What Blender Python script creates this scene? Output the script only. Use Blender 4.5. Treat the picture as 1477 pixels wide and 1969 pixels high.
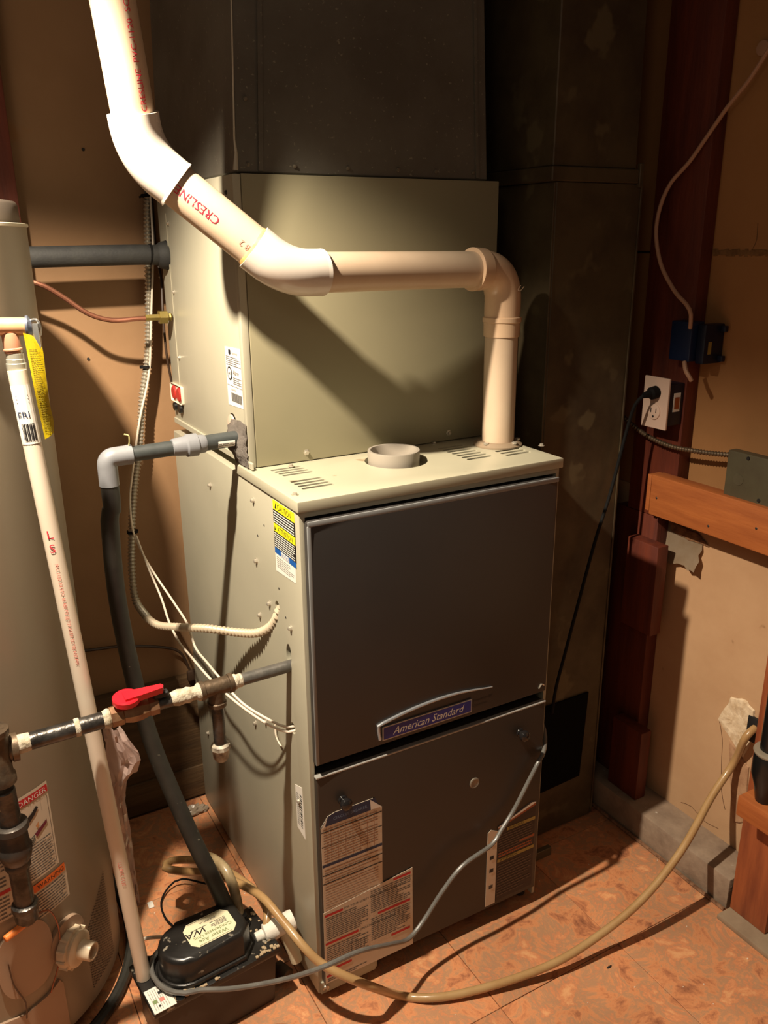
import bpy, bmesh, math, random
from mathutils import Vector, Matrix, Euler
S = bpy.context.scene
COL = S.collection
for o in list(bpy.data.objects): bpy.data.objects.remove(o)
random.seed(7)
# ------------------------------------------------------------------ camera
CAM_POS = Vector((-0.4945, -1.1555, 1.4051)); YAW, PITCH, ROLL, FPX = 0.5118, 0.3156, -0.0083, 1602.55
fw = Vector((math.sin(YAW)*math.cos(PITCH), math.cos(YAW)*math.cos(PITCH), -math.sin(PITCH)))
rt = Vector((math.cos(YAW), -math.sin(YAW), 0)); up = rt.cross(fw)
r2 = rt*math.cos(ROLL)+up*math.sin(ROLL); u2 = -rt*math.sin(ROLL)+up*math.cos(ROLL)
cd = bpy.data.cameras.new('camera'); cam = bpy.data.objects.new('camera', cd); COL.objects.link(cam)
cam.matrix_world = Matrix(((r2.x, u2.x, -fw.x, CAM_POS.x), (r2.y, u2.y, -fw.y, CAM_POS.y), (r2.z, u2.z, -fw.z, CAM_POS.z), (0, 0, 0, 1)))
cd.sensor_fit = 'HORIZONTAL'; cd.sensor_width = 36; cd.lens = 36*FPX/1477; cd.clip_start = .02
S.camera = cam
# ------------------------------------------------------------------ world, lamp, exposure
w = bpy.data.worlds.new('world'); S.world = w; w.use_nodes = True
w.node_tree.nodes['Background'].inputs[0].default_value = (1.0, .76, .56, 1)
w.node_tree.nodes['Background'].inputs[1].default_value = .10
ld = bpy.data.lights.new('utility_lamp', 'SPOT'); ld.energy = 205; ld.color = (1, .85, .66)
ld.spot_size = math.radians(123.5); ld.spot_blend = .48; ld.shadow_soft_size = .02
lo = bpy.data.objects.new('utility_lamp', ld); COL.objects.link(lo); lo.location = (-.55, -.095, 1.95)
lo.rotation_euler = Vector((0.04, 0.02, -1)).to_track_quat('-Z', 'Y').to_euler()
lo['label'] = 'warm utility lamp hanging above the water heater'; lo['category'] = 'lamp'
l2 = bpy.data.lights.new('fill_light', 'POINT'); l2.energy = 8; l2.color = (1, .85, .66); l2.shadow_soft_size = .2  # unseen extra light, added to lift the shadows
lo2 = bpy.data.objects.new('fill_light', l2); COL.objects.link(lo2); lo2.location = (-1.15, -1.55, 2.1)
lo2['label'] = 'second dim light added out of view to fill the shadows'; lo2['category'] = 'lamp'
S.view_settings.view_transform = 'Standard'; S.view_settings.look = 'None'
S.view_settings.exposure = 0; S.view_settings.gamma = 1; S.view_settings.use_curve_mapping = False
# ------------------------------------------------------------------ materials
def lin(c):
    return tuple((x/12.92 if x <= .04045 else ((x+.055)/1.055)**2.4) for x in c)
def rgb(r, g, b): return lin((r/255, g/255, b/255))+(1,)
MC = {}
def mat(name, c, rough=.6, metal=0, c2=None, scale=8, bump=0, bscale=60, spots=None, spotscale=40, spotthr=.68, spec=.5, stretch=None, trans=0, alpha=1, coat=0):
    if name in MC: return MC[name]
    m = bpy.data.materials.new(name); m.use_nodes = True; MC[name] = m
    nt = m.node_tree; N = nt.nodes; Lk = nt.links; b = N['Principled BSDF']
    b.inputs['Base Color'].default_value = c; b.inputs['Roughness'].default_value = rough
    b.inputs['Metallic'].default_value = metal; b.inputs['Specular IOR Level'].default_value = spec
    b.inputs['Transmission Weight'].default_value = trans; b.inputs['Alpha'].default_value = alpha
    b.inputs['Coat Weight'].default_value = coat
    tc = N.new('ShaderNodeTexCoord'); mp = N.new('ShaderNodeMapping')
    geo = N.new('ShaderNodeNewGeometry')
    Lk.new(geo.outputs['Position'], mp.inputs[0])
    if stretch: mp.inputs['Scale'].default_value = stretch
    last = None
    if c2:
        n = N.new('ShaderNodeTexNoise'); n.inputs['Scale'].default_value = scale; n.inputs['Detail'].default_value = 6
        n.inputs['Roughness'].default_value = .6
        Lk.new(mp.outputs[0], n.inputs['Vector'])
        r = N.new('ShaderNodeValToRGB'); r.color_ramp.elements[0].position = .36; r.color_ramp.elements[1].position = .66
        r.color_ramp.elements[0].color = c; r.color_ramp.elements[1].color = c2
        Lk.new(n.outputs['Fac'], r.inputs[0]); last = r.outputs[0]
        rr = N.new('ShaderNodeMapRange'); rr.inputs['To Min'].default_value = max(.05, rough-.08); rr.inputs['To Max'].default_value = min(1, rough+.1)
        Lk.new(n.outputs['Fac'], rr.inputs['Value']); Lk.new(rr.outputs[0], b.inputs['Roughness'])
    if spots:
        n2 = N.new('ShaderNodeTexNoise'); n2.inputs['Scale'].default_value = spotscale; n2.inputs['Detail'].default_value = 3
        Lk.new(geo.outputs['Position'], n2.inputs['Vector'])
        r2_ = N.new('ShaderNodeValToRGB'); r2_.color_ramp.elements[0].position = spotthr; r2_.color_ramp.elements[1].position = spotthr+.05
        Lk.new(n2.outputs['Fac'], r2_.inputs[0])
        mx = N.new('ShaderNodeMix'); mx.data_type = 'RGBA'
        Lk.new(r2_.outputs[0], mx.inputs['Factor']); mx.inputs['B'].default_value = spots
        if last: Lk.new(last, mx.inputs['A'])
        else: mx.inputs['A'].default_value = c
        last = mx.outputs['Result']
    if last: Lk.new(last, b.inputs['Base Color'])
    if bump:
        nb = N.new('ShaderNodeTexNoise'); nb.inputs['Scale'].default_value = bscale; nb.inputs['Detail'].default_value = 5
        Lk.new(mp.outputs[0], nb.inputs['Vector'])
        bp = N.new('ShaderNodeBump'); bp.inputs['Strength'].default_value = bump; bp.inputs['Distance'].default_value = .004
        Lk.new(nb.outputs['Fac'], bp.inputs['Height']); Lk.new(bp.outputs[0], b.inputs['Normal'])
    return m
def flat(name, r, g, b, rough=.55, **k): return mat(name, rgb(r, g, b), rough, **k)
BEIGE = mat('grey_green_enamel', rgb(168, 164, 144), .42, c2=rgb(175, 170, 150), scale=3, bump=.03, bscale=90, spots=rgb(188, 182, 160), spotscale=23, spotthr=.74)
CREAM = mat('cream_enamel', rgb(170, 166, 144), .35, c2=rgb(176, 171, 148), scale=5, spots=rgb(140, 112, 80), spotscale=14, spotthr=.69)
DOORM = mat('charcoal_enamel', rgb(52, 50, 49), .36, c2=rgb(56, 53, 51), scale=4, spots=rgb(120, 116, 110), spotscale=60, spotthr=.78)
LIPM = flat('door_edge_grey', 132, 134, 134, .35)
DARKG = mat('inner_shadow_steel', rgb(38, 35, 32), .6)
GALV = mat('dull_galvanised', rgb(104, 100, 90), .5, metal=.2, c2=rgb(88, 82, 72), scale=6, bump=.05, bscale=30, spots=rgb(132, 128, 112), spotscale=150, spotthr=.66)
RETM = mat('return_duct_steel', rgb(86, 74, 52), .55, metal=.2, c2=rgb(64, 51, 34), scale=9, spots=rgb(96, 84, 60), spotscale=12, spotthr=.6, bump=.08, bscale=40)
WHITEPVC = mat('aged_white_pvc', rgb(194, 170, 144), .38, c2=rgb(204, 182, 156), scale=6, coat=.1)
FITPVC = mat('white_pvc_fitting', rgb(208, 198, 186), .28, c2=rgb(214, 204, 192), scale=5, coat=.2)
TANPVC = mat('tan_pvc_fitting', rgb(205, 172, 140), .28, c2=rgb(212, 182, 150), scale=8, coat=.2)
RED = flat('red_print', 205, 40, 62); PINK = flat('faded_red_print', 222, 130, 118)
GREYPVC = mat('grey_pvc', rgb(128, 130, 134), .4, c2=rgb(118, 120, 124), scale=20)
DGREYPVC = mat('dark_grey_pvc', rgb(62, 66, 66), .45, c2=rgb(50, 54, 53), scale=40, spots=rgb(130, 128, 118), spotscale=60, spotthr=.7)
FOAM = mat('black_foam', rgb(44, 44, 44), .7, c2=rgb(52, 52, 50), scale=40, bump=.15, bscale=200)
HOSE = mat('black_rubber', rgb(32, 30, 27), .5, c2=rgb(46, 44, 38), scale=14, spots=rgb(110, 104, 90), spotscale=90, spotthr=.7)
IRON = mat('black_iron', rgb(58, 55, 52), .3, metal=.75, c2=rgb(96, 92, 88), scale=30, bump=.25, bscale=110, spots=rgb(190, 180, 160), spotscale=70, spotthr=.7)
IRONF = mat('iron_fitting', rgb(74, 62, 50), .45, metal=.55, c2=rgb(110, 92, 72), scale=24, bump=.3, bscale=80)
TAPE = mat('white_pipe_dope', rgb(205, 196, 178), .7, c2=rgb(160, 148, 124), scale=60, bump=.9, bscale=120)
REDP = mat('red_plastic', rgb(214, 30, 44), .3)
BRASS = mat('brass', rgb(140, 124, 66), .4, metal=.6, c2=rgb(120, 104, 56), scale=40)
COPPER = mat('copper', rgb(158, 106, 84), .35, metal=.7, c2=rgb(140, 92, 72), scale=20)
CHROME = mat('bright_steel', rgb(200, 202, 200), .25, metal=.9)
FLEXM = mat('flexible_steel', rgb(190, 184, 170), .32, metal=.7)
FLEXB = mat('beige_flexible_conduit', rgb(190, 176, 152), .42, metal=.1)
WIREW = mat('white_wire', rgb(214, 202, 184), .5)
TANKM = mat('heater_enamel', rgb(148, 135, 115), .36, c2=rgb(142, 130, 111), scale=3, spots=rgb(205, 192, 170), spotscale=20, spotthr=.76)
TANKB = mat('heater_lower_cover', rgb(168, 142, 118), .4, c2=rgb(160, 134, 112), scale=4)
WHITE = flat('white_paper', 226, 222, 212); PAPER = flat('tan_white_paper', 206, 190, 168, .6)
BLACKP = flat('black_print', 26, 24, 24); GREYT = flat('grey_text', 96, 90, 86); DGREYT = flat('dark_grey_text', 60, 56, 54)
YEL = flat('yellow_print', 246, 232, 30); BLUE = flat('blue_print', 20, 84, 160); NAVY = flat('navy_print', 30, 46, 78)
ORANGE = flat('orange_print', 226, 110, 40); BADGEB = flat('badge_blue', 34, 38, 120, .3); SILV = mat('badge_silver', rgb(170, 174, 178), .3, metal=.6)
REDB = flat('red_band', 190, 34, 40); GREENT = flat('green_text', 120, 140, 90); BROWNP = flat('brown_label', 48, 34, 26)
ORANGEB = flat('brown_orange_print', 150, 76, 34); YELB = flat('dull_yellow_print', 150, 128, 60)
PUMPM = mat('black_pump_plastic', rgb(26, 25, 24), .3, c2=rgb(36, 34, 32), scale=25, spots=rgb(140, 132, 118), spotscale=55, spotthr=.66)
PUMPB = mat('pump_tank_plastic', rgb(44, 32, 26), .45, c2=rgb(52, 40, 32), scale=12)
VINYL = mat('amber_vinyl_tube', rgb(164, 128, 84), .28, c2=rgb(176, 144, 100), scale=12, coat=.4)
CABLE = mat('grey_cable', rgb(96, 94, 90), .35, c2=rgb(110, 108, 102), scale=30, coat=.2)
BLACKC = mat('black_cable', rgb(18, 17, 16), .8, spec=.2)
WALLT = mat('tan_wall_paint', rgb(150, 116, 82), .7, c2=rgb(138, 105, 72), scale=3, bump=.12, bscale=45, spots=rgb(150, 108, 68), spotscale=9, spotthr=.7)
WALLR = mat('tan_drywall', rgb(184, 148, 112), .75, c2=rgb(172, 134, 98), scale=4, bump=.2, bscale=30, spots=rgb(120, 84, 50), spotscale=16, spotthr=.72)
REDWOOD = mat('red_brown_lumber', rgb(100, 42, 22), .6, c2=rgb(76, 28, 14), scale=7, stretch=(6, 6, .6), bump=.2, bscale=30)
ORWOOD = mat('orange_lumber', rgb(168, 96, 46), .6, c2=rgb(146, 78, 34), scale=7, stretch=(6, .7, 6), bump=.15, bscale=30)
DKWOOD = mat('dark_plank', rgb(98, 74, 46), .75, c2=rgb(76, 56, 34), scale=7, stretch=(.7, 6, 6), bump=.3, bscale=30)
CONC = mat('kerb_concrete', rgb(150, 130, 110), .8, c2=rgb(124, 105, 88), scale=18, bump=.4, bscale=60, spots=rgb(200, 190, 176), spotscale=60, spotthr=.72)
PLAST = mat('broken_plaster', rgb(220, 200, 170), .85, c2=rgb(190, 164, 130), scale=50, bump=.8, bscale=60)
BOXBLUE = mat('blue_box_plastic', rgb(14, 30, 62), .4); DBLUE = mat('dark_blue_plastic', rgb(14, 20, 40), .4)
PLATE = flat('ivory_plate', 206, 178, 160, .4); JBOX = mat('grey_junction_steel', rgb(92, 86, 66), .5, metal=.3, c2=rgb(84, 76, 58), scale=20)
PLASTIC = mat('clear_bag', rgb(226, 200, 190), .2, trans=.12, c2=rgb(214, 186, 176), scale=10, bump=.3, bscale=20, alpha=.78)
DUCTT = mat('duct_tape', rgb(140, 132, 124), .4, metal=.15, c2=rgb(165, 156, 148), scale=30, bump=.8, bscale=70)
SCREWM = mat('screw_steel', rgb(196, 188, 172), .3, metal=.6); SILIC = mat('sealant', rgb(176, 168, 150), .5)
YTAG = mat('yellow_tag', rgb(208, 188, 20), .5, c2=rgb(196, 172, 16), scale=20)
ABS = mat('black_abs', rgb(18, 18, 18), .3)
# ------------------------------------------------------------------ object helpers
ORG = {}
def obj(name, bm, m, parent=None, smooth=True, ang=35, kind=None):
    if len(bm.verts) == 0: bm.free(); return None
    bmesh.ops.recalc_face_normals(bm, faces=bm.faces[:])
    mn = Vector((min(v.co.x for v in bm.verts), min(v.co.y for v in bm.verts), min(v.co.z for v in bm.verts)))
    mx = Vector((max(v.co.x for v in bm.verts), max(v.co.y for v in bm.verts), max(v.co.z for v in bm.verts)))
    c = (mn+mx)/2
    if parent is None: c.z = mn.z
    bmesh.ops.translate(bm, verts=bm.verts[:], vec=-c)
    me = bpy.data.meshes.new(name); bm.to_mesh(me); bm.free()
    for mm in (m if isinstance(m, (list, tuple)) else [m]): me.materials.append(mm)
    if smooth and len(me.polygons):
        me.polygons.foreach_set('use_smooth', [True]*len(me.polygons)); me.set_sharp_from_angle(angle=math.radians(ang))
    o = bpy.data.objects.new(name, me); COL.objects.link(o)
    ORG[o.name] = c.copy()
    if parent is not None:
        o.parent = parent; o.location = c-ORG[parent.name]
    else: o.location = c
    if kind: o['kind'] = kind
    return o
def dup(o, pos, parent, rot=None):
    c = o.copy(); COL.objects.link(c); pos = Vector(pos); ORG[c.name] = pos
    c.parent = parent; c.location = pos-(ORG[parent.name] if parent is not None else Vector((0, 0, 0)))
    if rot: c.rotation_euler = rot
    return c
def thing(name, loc, label, cat, group=None):
    o = bpy.data.objects.new(name, None); COL.objects.link(o); o.location = loc; o.empty_display_size = .05
    ORG[o.name] = Vector(loc); o['label'] = label; o['category'] = cat
    if group: o['group'] = group
    return o
def tag(o, label, cat, group=None):
    o['label'] = label; o['category'] = cat
    if group: o['group'] = group
    return o
def struct(o): o['kind'] = 'structure'; return o
def box(x0, y0, z0, x1, y1, z1, bev=0, seg=2, bm=None):
    b = bm or bmesh.new(); t = bmesh.new()
    bmesh.ops.create_cube(t, size=1)
    bmesh.ops.scale(t, verts=t.verts[:], vec=(abs(x1-x0), abs(y1-y0), abs(z1-z0)))
    bmesh.ops.translate(t, verts=t.verts[:], vec=((x0+x1)/2, (y0+y1)/2, (z0+z1)/2))
    if bev: bmesh.ops.bevel(t, geom=t.edges[:], offset=bev, segments=seg, profile=.6, affect='EDGES')
    me = bpy.data.meshes.new('t'); t.to_mesh(me); t.free(); b.from_mesh(me); bpy.data.meshes.remove(me)
    return b
def addbm(b, t):
    me = bpy.data.meshes.new('t'); t.to_mesh(me); t.free(); b.from_mesh(me); bpy.data.meshes.remove(me); return b
def frame(d):
    d = Vector(d).normalized(); a = Vector((0, 0, 1)) if abs(d.z) < .9 else Vector((1, 0, 0))
    u = d.cross(a).normalized(); return u, d.cross(u).normalized()
def sweep(pts, rad, n=16, bm=None, cap=True, inner=None):
    """ring sweep through pts, rad(i) or number"""
    b = bm or bmesh.new(); pts = [Vector(q) for q in pts]; rings = []
    u = None
    for i, q in enumerate(pts):
        if i == 0: d = pts[1]-q
        elif i == len(pts)-1: d = q-pts[i-1]
        else: d = (pts[i+1]-q).normalized()+(q-pts[i-1]).normalized()
        if d.length < 1e-9: d = pts[i]-pts[0]
        d.normalize()
        if u is None: u, v = frame(d)
        else:
            u = u-d*u.dot(d); u.normalize(); v = d.cross(u)
        r = rad[i] if isinstance(rad, (list, tuple)) else rad
        rings.append([b.verts.new(q+(u*math.cos(2*math.pi*k/n)+v*math.sin(2*math.pi*k/n))*r) for k in range(n)])
    for i in range(len(rings)-1):
        for k in range(n):
            b.faces.new((rings[i][k], rings[i][(k+1) % n], rings[i+1][(k+1) % n], rings[i+1][k]))
    if cap:
        b.faces.new(rings[0]); b.faces.new(rings[-1][::-1])
    return b
def smooth_path(P, step=.01):
    P = [Vector(q) for q in P]; out = []
    Q = [P[0]*2-P[1]]+P+[P[-1]*2-P[-2]]
    for i in range(1, len(Q)-2):
        a, b_, c, d = Q[i-1:i+3]; n = max(2, int((c-b_).length/step))
        for k in range(n):
            t = k/n
            out.append(.5*((2*b_)+(c-a)*t+(2*a-5*b_+4*c-d)*t*t+(3*b_-a-3*c+d)*t**3))
    out.append(P[-1]); return out
def resample(P, step):
    out = [P[0].copy()]; acc = 0
    for a, b_ in zip(P[:-1], P[1:]):
        L = (b_-a).length
        if L < 1e-9: continue
        while acc+L >= step:
            t = (step-acc)/L; a = a.lerp(b_, t); L = (b_-a).length; out.append(a.copy()); acc = 0
            if L < 1e-9: break
        acc += L
    return out
def hose(P, r, n=10, step=.012, bm=None): return sweep(smooth_path(P, step), r, n, bm)
def corr(P, r, pitch, depth, n=12, bm=None):
    q = resample(smooth_path(P, .01), pitch/4)
    return sweep(q, [r-depth*(.5-.5*math.cos(i*math.pi/2)) for i in range(len(q))], n, bm)
def lathe(o, d, prof, n=24, bm=None, cap=True):
    """profile list of (distance along d, radius)"""
    b = bm or bmesh.new(); o = Vector(o); d = Vector(d).normalized(); u, v = frame(d); R = []
    for h, r in prof:
        R.append([b.verts.new(o+d*h+(u*math.cos(2*math.pi*k/n)+v*math.sin(2*math.pi*k/n))*r) for k in range(n)])
    for i in range(len(R)-1):
        for k in range(n): b.faces.new((R[i][k], R[i][(k+1) % n], R[i+1][(k+1) % n], R[i+1][k]))
    if cap: b.faces.new(R[0][::-1]); b.faces.new(R[-1])
    return b
def cyl(a, b_, r, n=20, bm=None, bev=.0015):
    a = Vector(a); b_ = Vector(b_); L = (b_-a).length
    return lathe(a, b_-a, [(0, r-bev), (bev, r), (L-bev, r), (L, r-bev)], n, bm)
def arc_corner(A, C, B, R, n=8):
    """polyline A..C..B with the corner at C rounded at tangent length R"""
    A, C, B = Vector(A), Vector(C), Vector(B); a = C+(A-C).normalized()*R; b_ = C+(B-C).normalized()*R
    return [A]+[(a*(1-t)**2+C*2*t*(1-t)+b_*t*t) for t in [k/n for k in range(n+1)]]+[B]
def boolean(o, cutbm):
    bmesh.ops.recalc_face_normals(cutbm, faces=cutbm.faces[:])
    me = bpy.data.meshes.new('cut'); cutbm.to_mesh(me); cutbm.free()
    c = bpy.data.objects.new('cut', me); COL.objects.link(c)
    md = o.modifiers.new('b', 'BOOLEAN'); md.object = c; md.operation = 'DIFFERENCE'; md.solver = 'EXACT'
    c.location = -(ORG[o.name]) if False else (0, 0, 0)
    bpy.context.view_layer.update()
    dg = bpy.context.evaluated_depsgraph_get(); ev = o.evaluated_get(dg)
    nm = bpy.data.meshes.new_from_object(ev); old = o.data; o.modifiers.clear(); o.data = nm
    nm.name = old.name; bpy.data.meshes.remove(old); bpy.data.objects.remove(c); bpy.data.meshes.remove(me)
    nm.polygons.foreach_set('use_smooth', [True]*len(nm.polygons)); nm.set_sharp_from_angle(angle=math.radians(30))
# ---- flat print: a label is one mesh with several print colours
class Lab:
    def __init__(s, f, du=None): s.f = f; s.bm = bmesh.new(); s.mats = []; s.du = du; s.h = .0006
    def mi(s, m):
        if m not in s.mats: s.mats.append(m)
        return s.mats.index(m)
    def rect(s, a0, b0, a1, b1, m, lift=0):
        n = max(1, int(math.ceil(abs(a1-a0)/s.du))) if s.du else 1
        for k in range(n):
            p0 = a0+(a1-a0)*k/n; p1 = a0+(a1-a0)*(k+1)/n
            fc = s.bm.faces.new([s.bm.verts.new(s.f(a, b, s.h+lift)) for a, b in ((p0, b0), (p1, b0), (p1, b1), (p0, b1))]); fc.material_index = s.mi(m)
    def poly(s, pts, m, lift=0):
        fc = s.bm.faces.new([s.bm.verts.new(s.f(a, b, s.h+lift)) for a, b in pts]); fc.material_index = s.mi(m)
    def body(s, pts, m, t=.0005):
        """paper with thickness"""
        top = [s.bm.verts.new(s.f(a, b, s.h)) for a, b in pts]; bot = [s.bm.verts.new(s.f(a, b, 0)) for a, b in pts]
        s.bm.faces.new(top).material_index = s.mi(m)
        for k in range(len(pts)):
            s.bm.faces.new((top[k], bot[k], bot[(k+1) % len(pts)], top[(k+1) % len(pts)])).material_index = s.mi(m)
    def text(s, t, a, b, size, m, lift=.0006, align='LEFT', shear=0, flip=1, wid=1, rot=0):
        cu = bpy.data.curves.new('t', 'FONT'); cu.body = t; cu.size = 1; cu.resolution_u = 2; cu.align_x = align; cu.shear = shear
        o = bpy.data.objects.new('t', cu); me = bpy.data.meshes.new_from_object(o)
        i = s.mi(m); cr, sr = math.cos(rot), math.sin(rot)
        vs = [s.bm.verts.new(s.f(a+flip*size*(v.co.x*wid*cr-v.co.y*sr), b+flip*size*(v.co.x*wid*sr+v.co.y*cr), s.h+lift)) for v in me.vertices]
        for p_ in me.polygons:
            try: s.bm.faces.new([vs[k] for k in p_.vertices]).material_index = i
            except ValueError: pass
        bpy.data.objects.remove(o); bpy.data.meshes.remove(me); bpy.data.curves.remove(cu)
    def lines(s, a0, b0, a1, b1, n, m, th=.45, lift=.0004, seed=1, slope=0, words=True):
        """fine print too small to read: rows of word-long strokes"""
        rn = random.Random(seed); st = (b1-b0)/n
        for k in range(n):
            b = b1-st*(k+.75); a = a0; end = a1-(a1-a0)*(rn.random()*.35 if rn.random() < .4 else .02)
            while a < end:
                wl = (rn.uniform(.004, .013) if words else end-a); e = min(a+wl, end)
                o_ = slope*(a-a0)
                s.rect(a, b+o_, e, b+st*th+o_, m, lift); a = e+.0012
    def make(s, name, parent, label=None, kind=None):
        bm = s.bm; s.bm = None
        mn = sum((v.co for v in bm.verts), Vector())/len(bm.verts)
        bmesh.ops.translate(bm, verts=bm.verts[:], vec=-mn)
        me = bpy.data.meshes.new(name); bm.to_mesh(me); bm.free()
        for m in s.mats: me.materials.append(m)
        o = bpy.data.objects.new(name, me); COL.objects.link(o); ORG[o.name] = mn
        o.location = mn-(ORG[parent.name] if parent is not None else Vector((0, 0, 0))); o.parent = parent
        if label: o['label'] = label
        return o
def onY(y): return lambda a, b, h: Vector((a, y-h, b))          # facing the viewer (-y)
def onXm(x): return lambda a, b, h: Vector((x-h, -a, b))        # facing -x ; a = -y, so text reads left to right
def onZ(z, o, ux): 
    ux = Vector(ux).normalized(); uy = Vector((-ux.y, ux.x, 0)); o = Vector(o)
    return lambda a, b, h: Vector((0, 0, z+h))+o+ux*a+uy*b
TC = Vector((-.578, .38, 0)); TR = .28
def onTank(th0): 
    def f(a, b, h):
        t = math.radians(th0)+a/TR; r = TR+h; return Vector((TC.x+math.cos(t)*r, TC.y+math.sin(t)*r, b))
    return f
# ================================================================== SETTING
fl = struct(obj('floor', box(-1.25, -1.7, -.04, 1.12, .8, -.004), mat('grout', rgb(92, 60, 40), .8), smooth=False))
def tile_mat(i):
    m = mat('slate_look_tile_%d' % i, rgb(190, 118, 76), .42)
    nt = m.node_tree; N = nt.nodes; Lk = nt.links; b = N['Principled BSDF']
    g = N.new('ShaderNodeNewGeometry'); mp = N.new('ShaderNodeMapping'); mp.inputs['Location'].default_value = (i*3.7, i*1.9, 0)
    mp.inputs['Rotation'].default_value = (0, 0, i*1.3); Lk.new(g.outputs['Position'], mp.inputs[0])
    n = N.new('ShaderNodeTexNoise'); n.inputs['Scale'].default_value = 13; n.inputs['Detail'].default_value = 10; n.inputs['Roughness'].default_value = .72; n.inputs['Distortion'].default_value = .5
    Lk.new(mp.outputs[0], n.inputs['Vector'])
    r = N.new('ShaderNodeValToRGB'); e = r.color_ramp.elements
    e[0].position = .30; e[0].color = rgb(112, 70, 54); e[1].position = .72; e[1].color = rgb(232, 178, 130)
    for p_, c_ in ((.40, rgb(180, 120, 86)), (.47, rgb(216, 148, 102)), (.53, rgb(178, 140, 108)), (.58, rgb(210, 140, 98)), (.64, rgb(226, 168, 120))):
        q = e.new(p_); q.color = c_
    Lk.new(n.outputs['Fac'], r.inputs[0])
    n2 = N.new('ShaderNodeTexNoise'); n2.inputs['Scale'].default_value = 2.6; n2.inputs['Detail'].default_value = 4; Lk.new(mp.outputs[0], n2.inputs['Vector'])
    mx = N.new('ShaderNodeMix'); mx.data_type = 'RGBA'; mx.blend_type = 'MULTIPLY'; mx.inputs['Factor'].default_value = .8
    r3 = N.new('ShaderNodeValToRGB'); r3.color_ramp.elements[0].position = .35; r3.color_ramp.elements[0].color = (.66, .64, .62, 1); r3.color_ramp.elements[1].position = .6; r3.color_ramp.elements[1].color = (1, .95, .9, 1)
    Lk.new(n2.outputs['Fac'], r3.inputs[0]); Lk.new(r.outputs[0], mx.inputs['A']); Lk.new(r3.outputs[0], mx.inputs['B']); Lk.new(mx.outputs['Result'], b.inputs['Base Color'])
    bp = N.new('ShaderNodeBump'); bp.inputs['Strength'].default_value = .3; bp.inputs['Distance'].default_value = .004
    Lk.new(n.outputs['Fac'], bp.inputs['Height']); Lk.new(bp.outputs[0], b.inputs['Normal'])
    return m
TM = [tile_mat(i) for i in range(4)]
T = .305
tb = []
for i in range(4):
    tb.append(obj('tile', box(0, 0, -.004, T-.0014, T-.0014, 0, .0006, 1), TM[i], fl, smooth=False))
k = 0; used = set()
for ix in range(-6, 2):
    for iy in range(-5, 4):
        x0 = .600+ix*T; y0 = -.192+iy*T
        if x0+T > 1.12: continue
        if y0+T > .8: continue
        i = random.randrange(4); pos = (x0+T/2, y0+T/2, -.002+random.uniform(-.0004, .0003))
        if i not in used:
            used.add(i); tb[i].location = Vector(pos)-ORG[fl.name]
        else: dup(tb[i], pos, fl, (0, 0, random.choice((0, math.pi/2, math.pi))))
wb = struct(obj('wall_back', box(-1.25, .76, -.04, 1.12, .86, 2.45), WALLT, smooth=False))
for x in (-.62, .3):
    obj('nail_head', lathe((x+.02, .7585, 1.17), (0, 1, 0), [(0, .004), (.003, .004)], 8), DARKG, wb)
obj('plank', box(-.95, .735, .012, .12, .76, .352, .003), DKWOOD, wb)
obj('plank', box(-.95, .728, .0, .3, .7349, .09, .002), DKWOOD, wb)
for px_, pz_ in ((-0.101, 1.396), (-0.156, 1.163), (-0.118, 1.586)):
    obj('nail_head', lathe((px_, .7575, pz_), (0, 1, 0), [(0, .003), (.003, .0035)], 8), DARKG, wb)
# right wall: two drywall sheets with a joint, kerb, framing
wr = struct(obj('wall_right', box(.974, -1.7, -.04, 1.06, .76, 2.45), mat('dark_joint', rgb(70, 46, 26), .9), smooth=False))
WX = .965
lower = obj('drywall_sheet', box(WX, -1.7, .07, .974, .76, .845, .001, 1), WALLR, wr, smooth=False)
DWU = mat('dimmed_brown_drywall', rgb(158, 112, 66), .75, c2=rgb(146, 101, 57), scale=4, bump=.12, bscale=24, spots=rgb(96, 64, 38), spotscale=14, spotthr=.74)  # light falloff up the wall is painted into this darker brown
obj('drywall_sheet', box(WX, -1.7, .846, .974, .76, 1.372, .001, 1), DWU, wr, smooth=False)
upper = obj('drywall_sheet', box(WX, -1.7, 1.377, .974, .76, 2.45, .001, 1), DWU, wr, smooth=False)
# crumbly paper edge along the joint
bm = bmesh.new(); rn = random.Random(3); y = .10
while y > -.35:
    w_ = rn.uniform(.003, .009); h_ = rn.uniform(.0005, .004)
    box(WX-.0006-rn.uniform(0, .0012), y-w_, 1.372-h_, WX+.002, y, 1.379+rn.uniform(0, .004), .0006, 1, bm); y -= w_-.0008
obj('torn_joint_paper', bm, mat('stained_paper', rgb(132, 96, 56), .9, c2=rgb(100, 70, 40), scale=60), wr, smooth=False)
obj('wall_crack', hose([(WX-.0003, -.03, 1.384), (WX-.0003, -.036, 1.40), (WX-.0003, -.034, 1.43)], .0007, 5), mat('crack_brown', rgb(96, 66, 42), .9), wr)
kb = struct(obj('trim_1', box(.873, -.240, 0, WX+.005, .76, .078, .004, 2), CONC)); 
kb2 = struct(obj('trim_2', box(.835, -1.7, -.001, 1.0, -.246, .012, .004, 2), mat('grey_sill', rgb(150, 130, 106), .7, c2=rgb(132, 112, 90), scale=14, bump=.3, bscale=40)))
obj('grout_bead', hose([(.868, .75, .003), (.869, .3, .003), (.867, .1, .004), (.869, -.05, .003), (.866, -.15, .004), (.867, -.24, .003)], .0045, 6, .02), mat('grout_bead', rgb(150, 110, 80), .9, c2=rgb(90, 60, 40), scale=80, bump=.8, bscale=90), kb)
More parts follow.
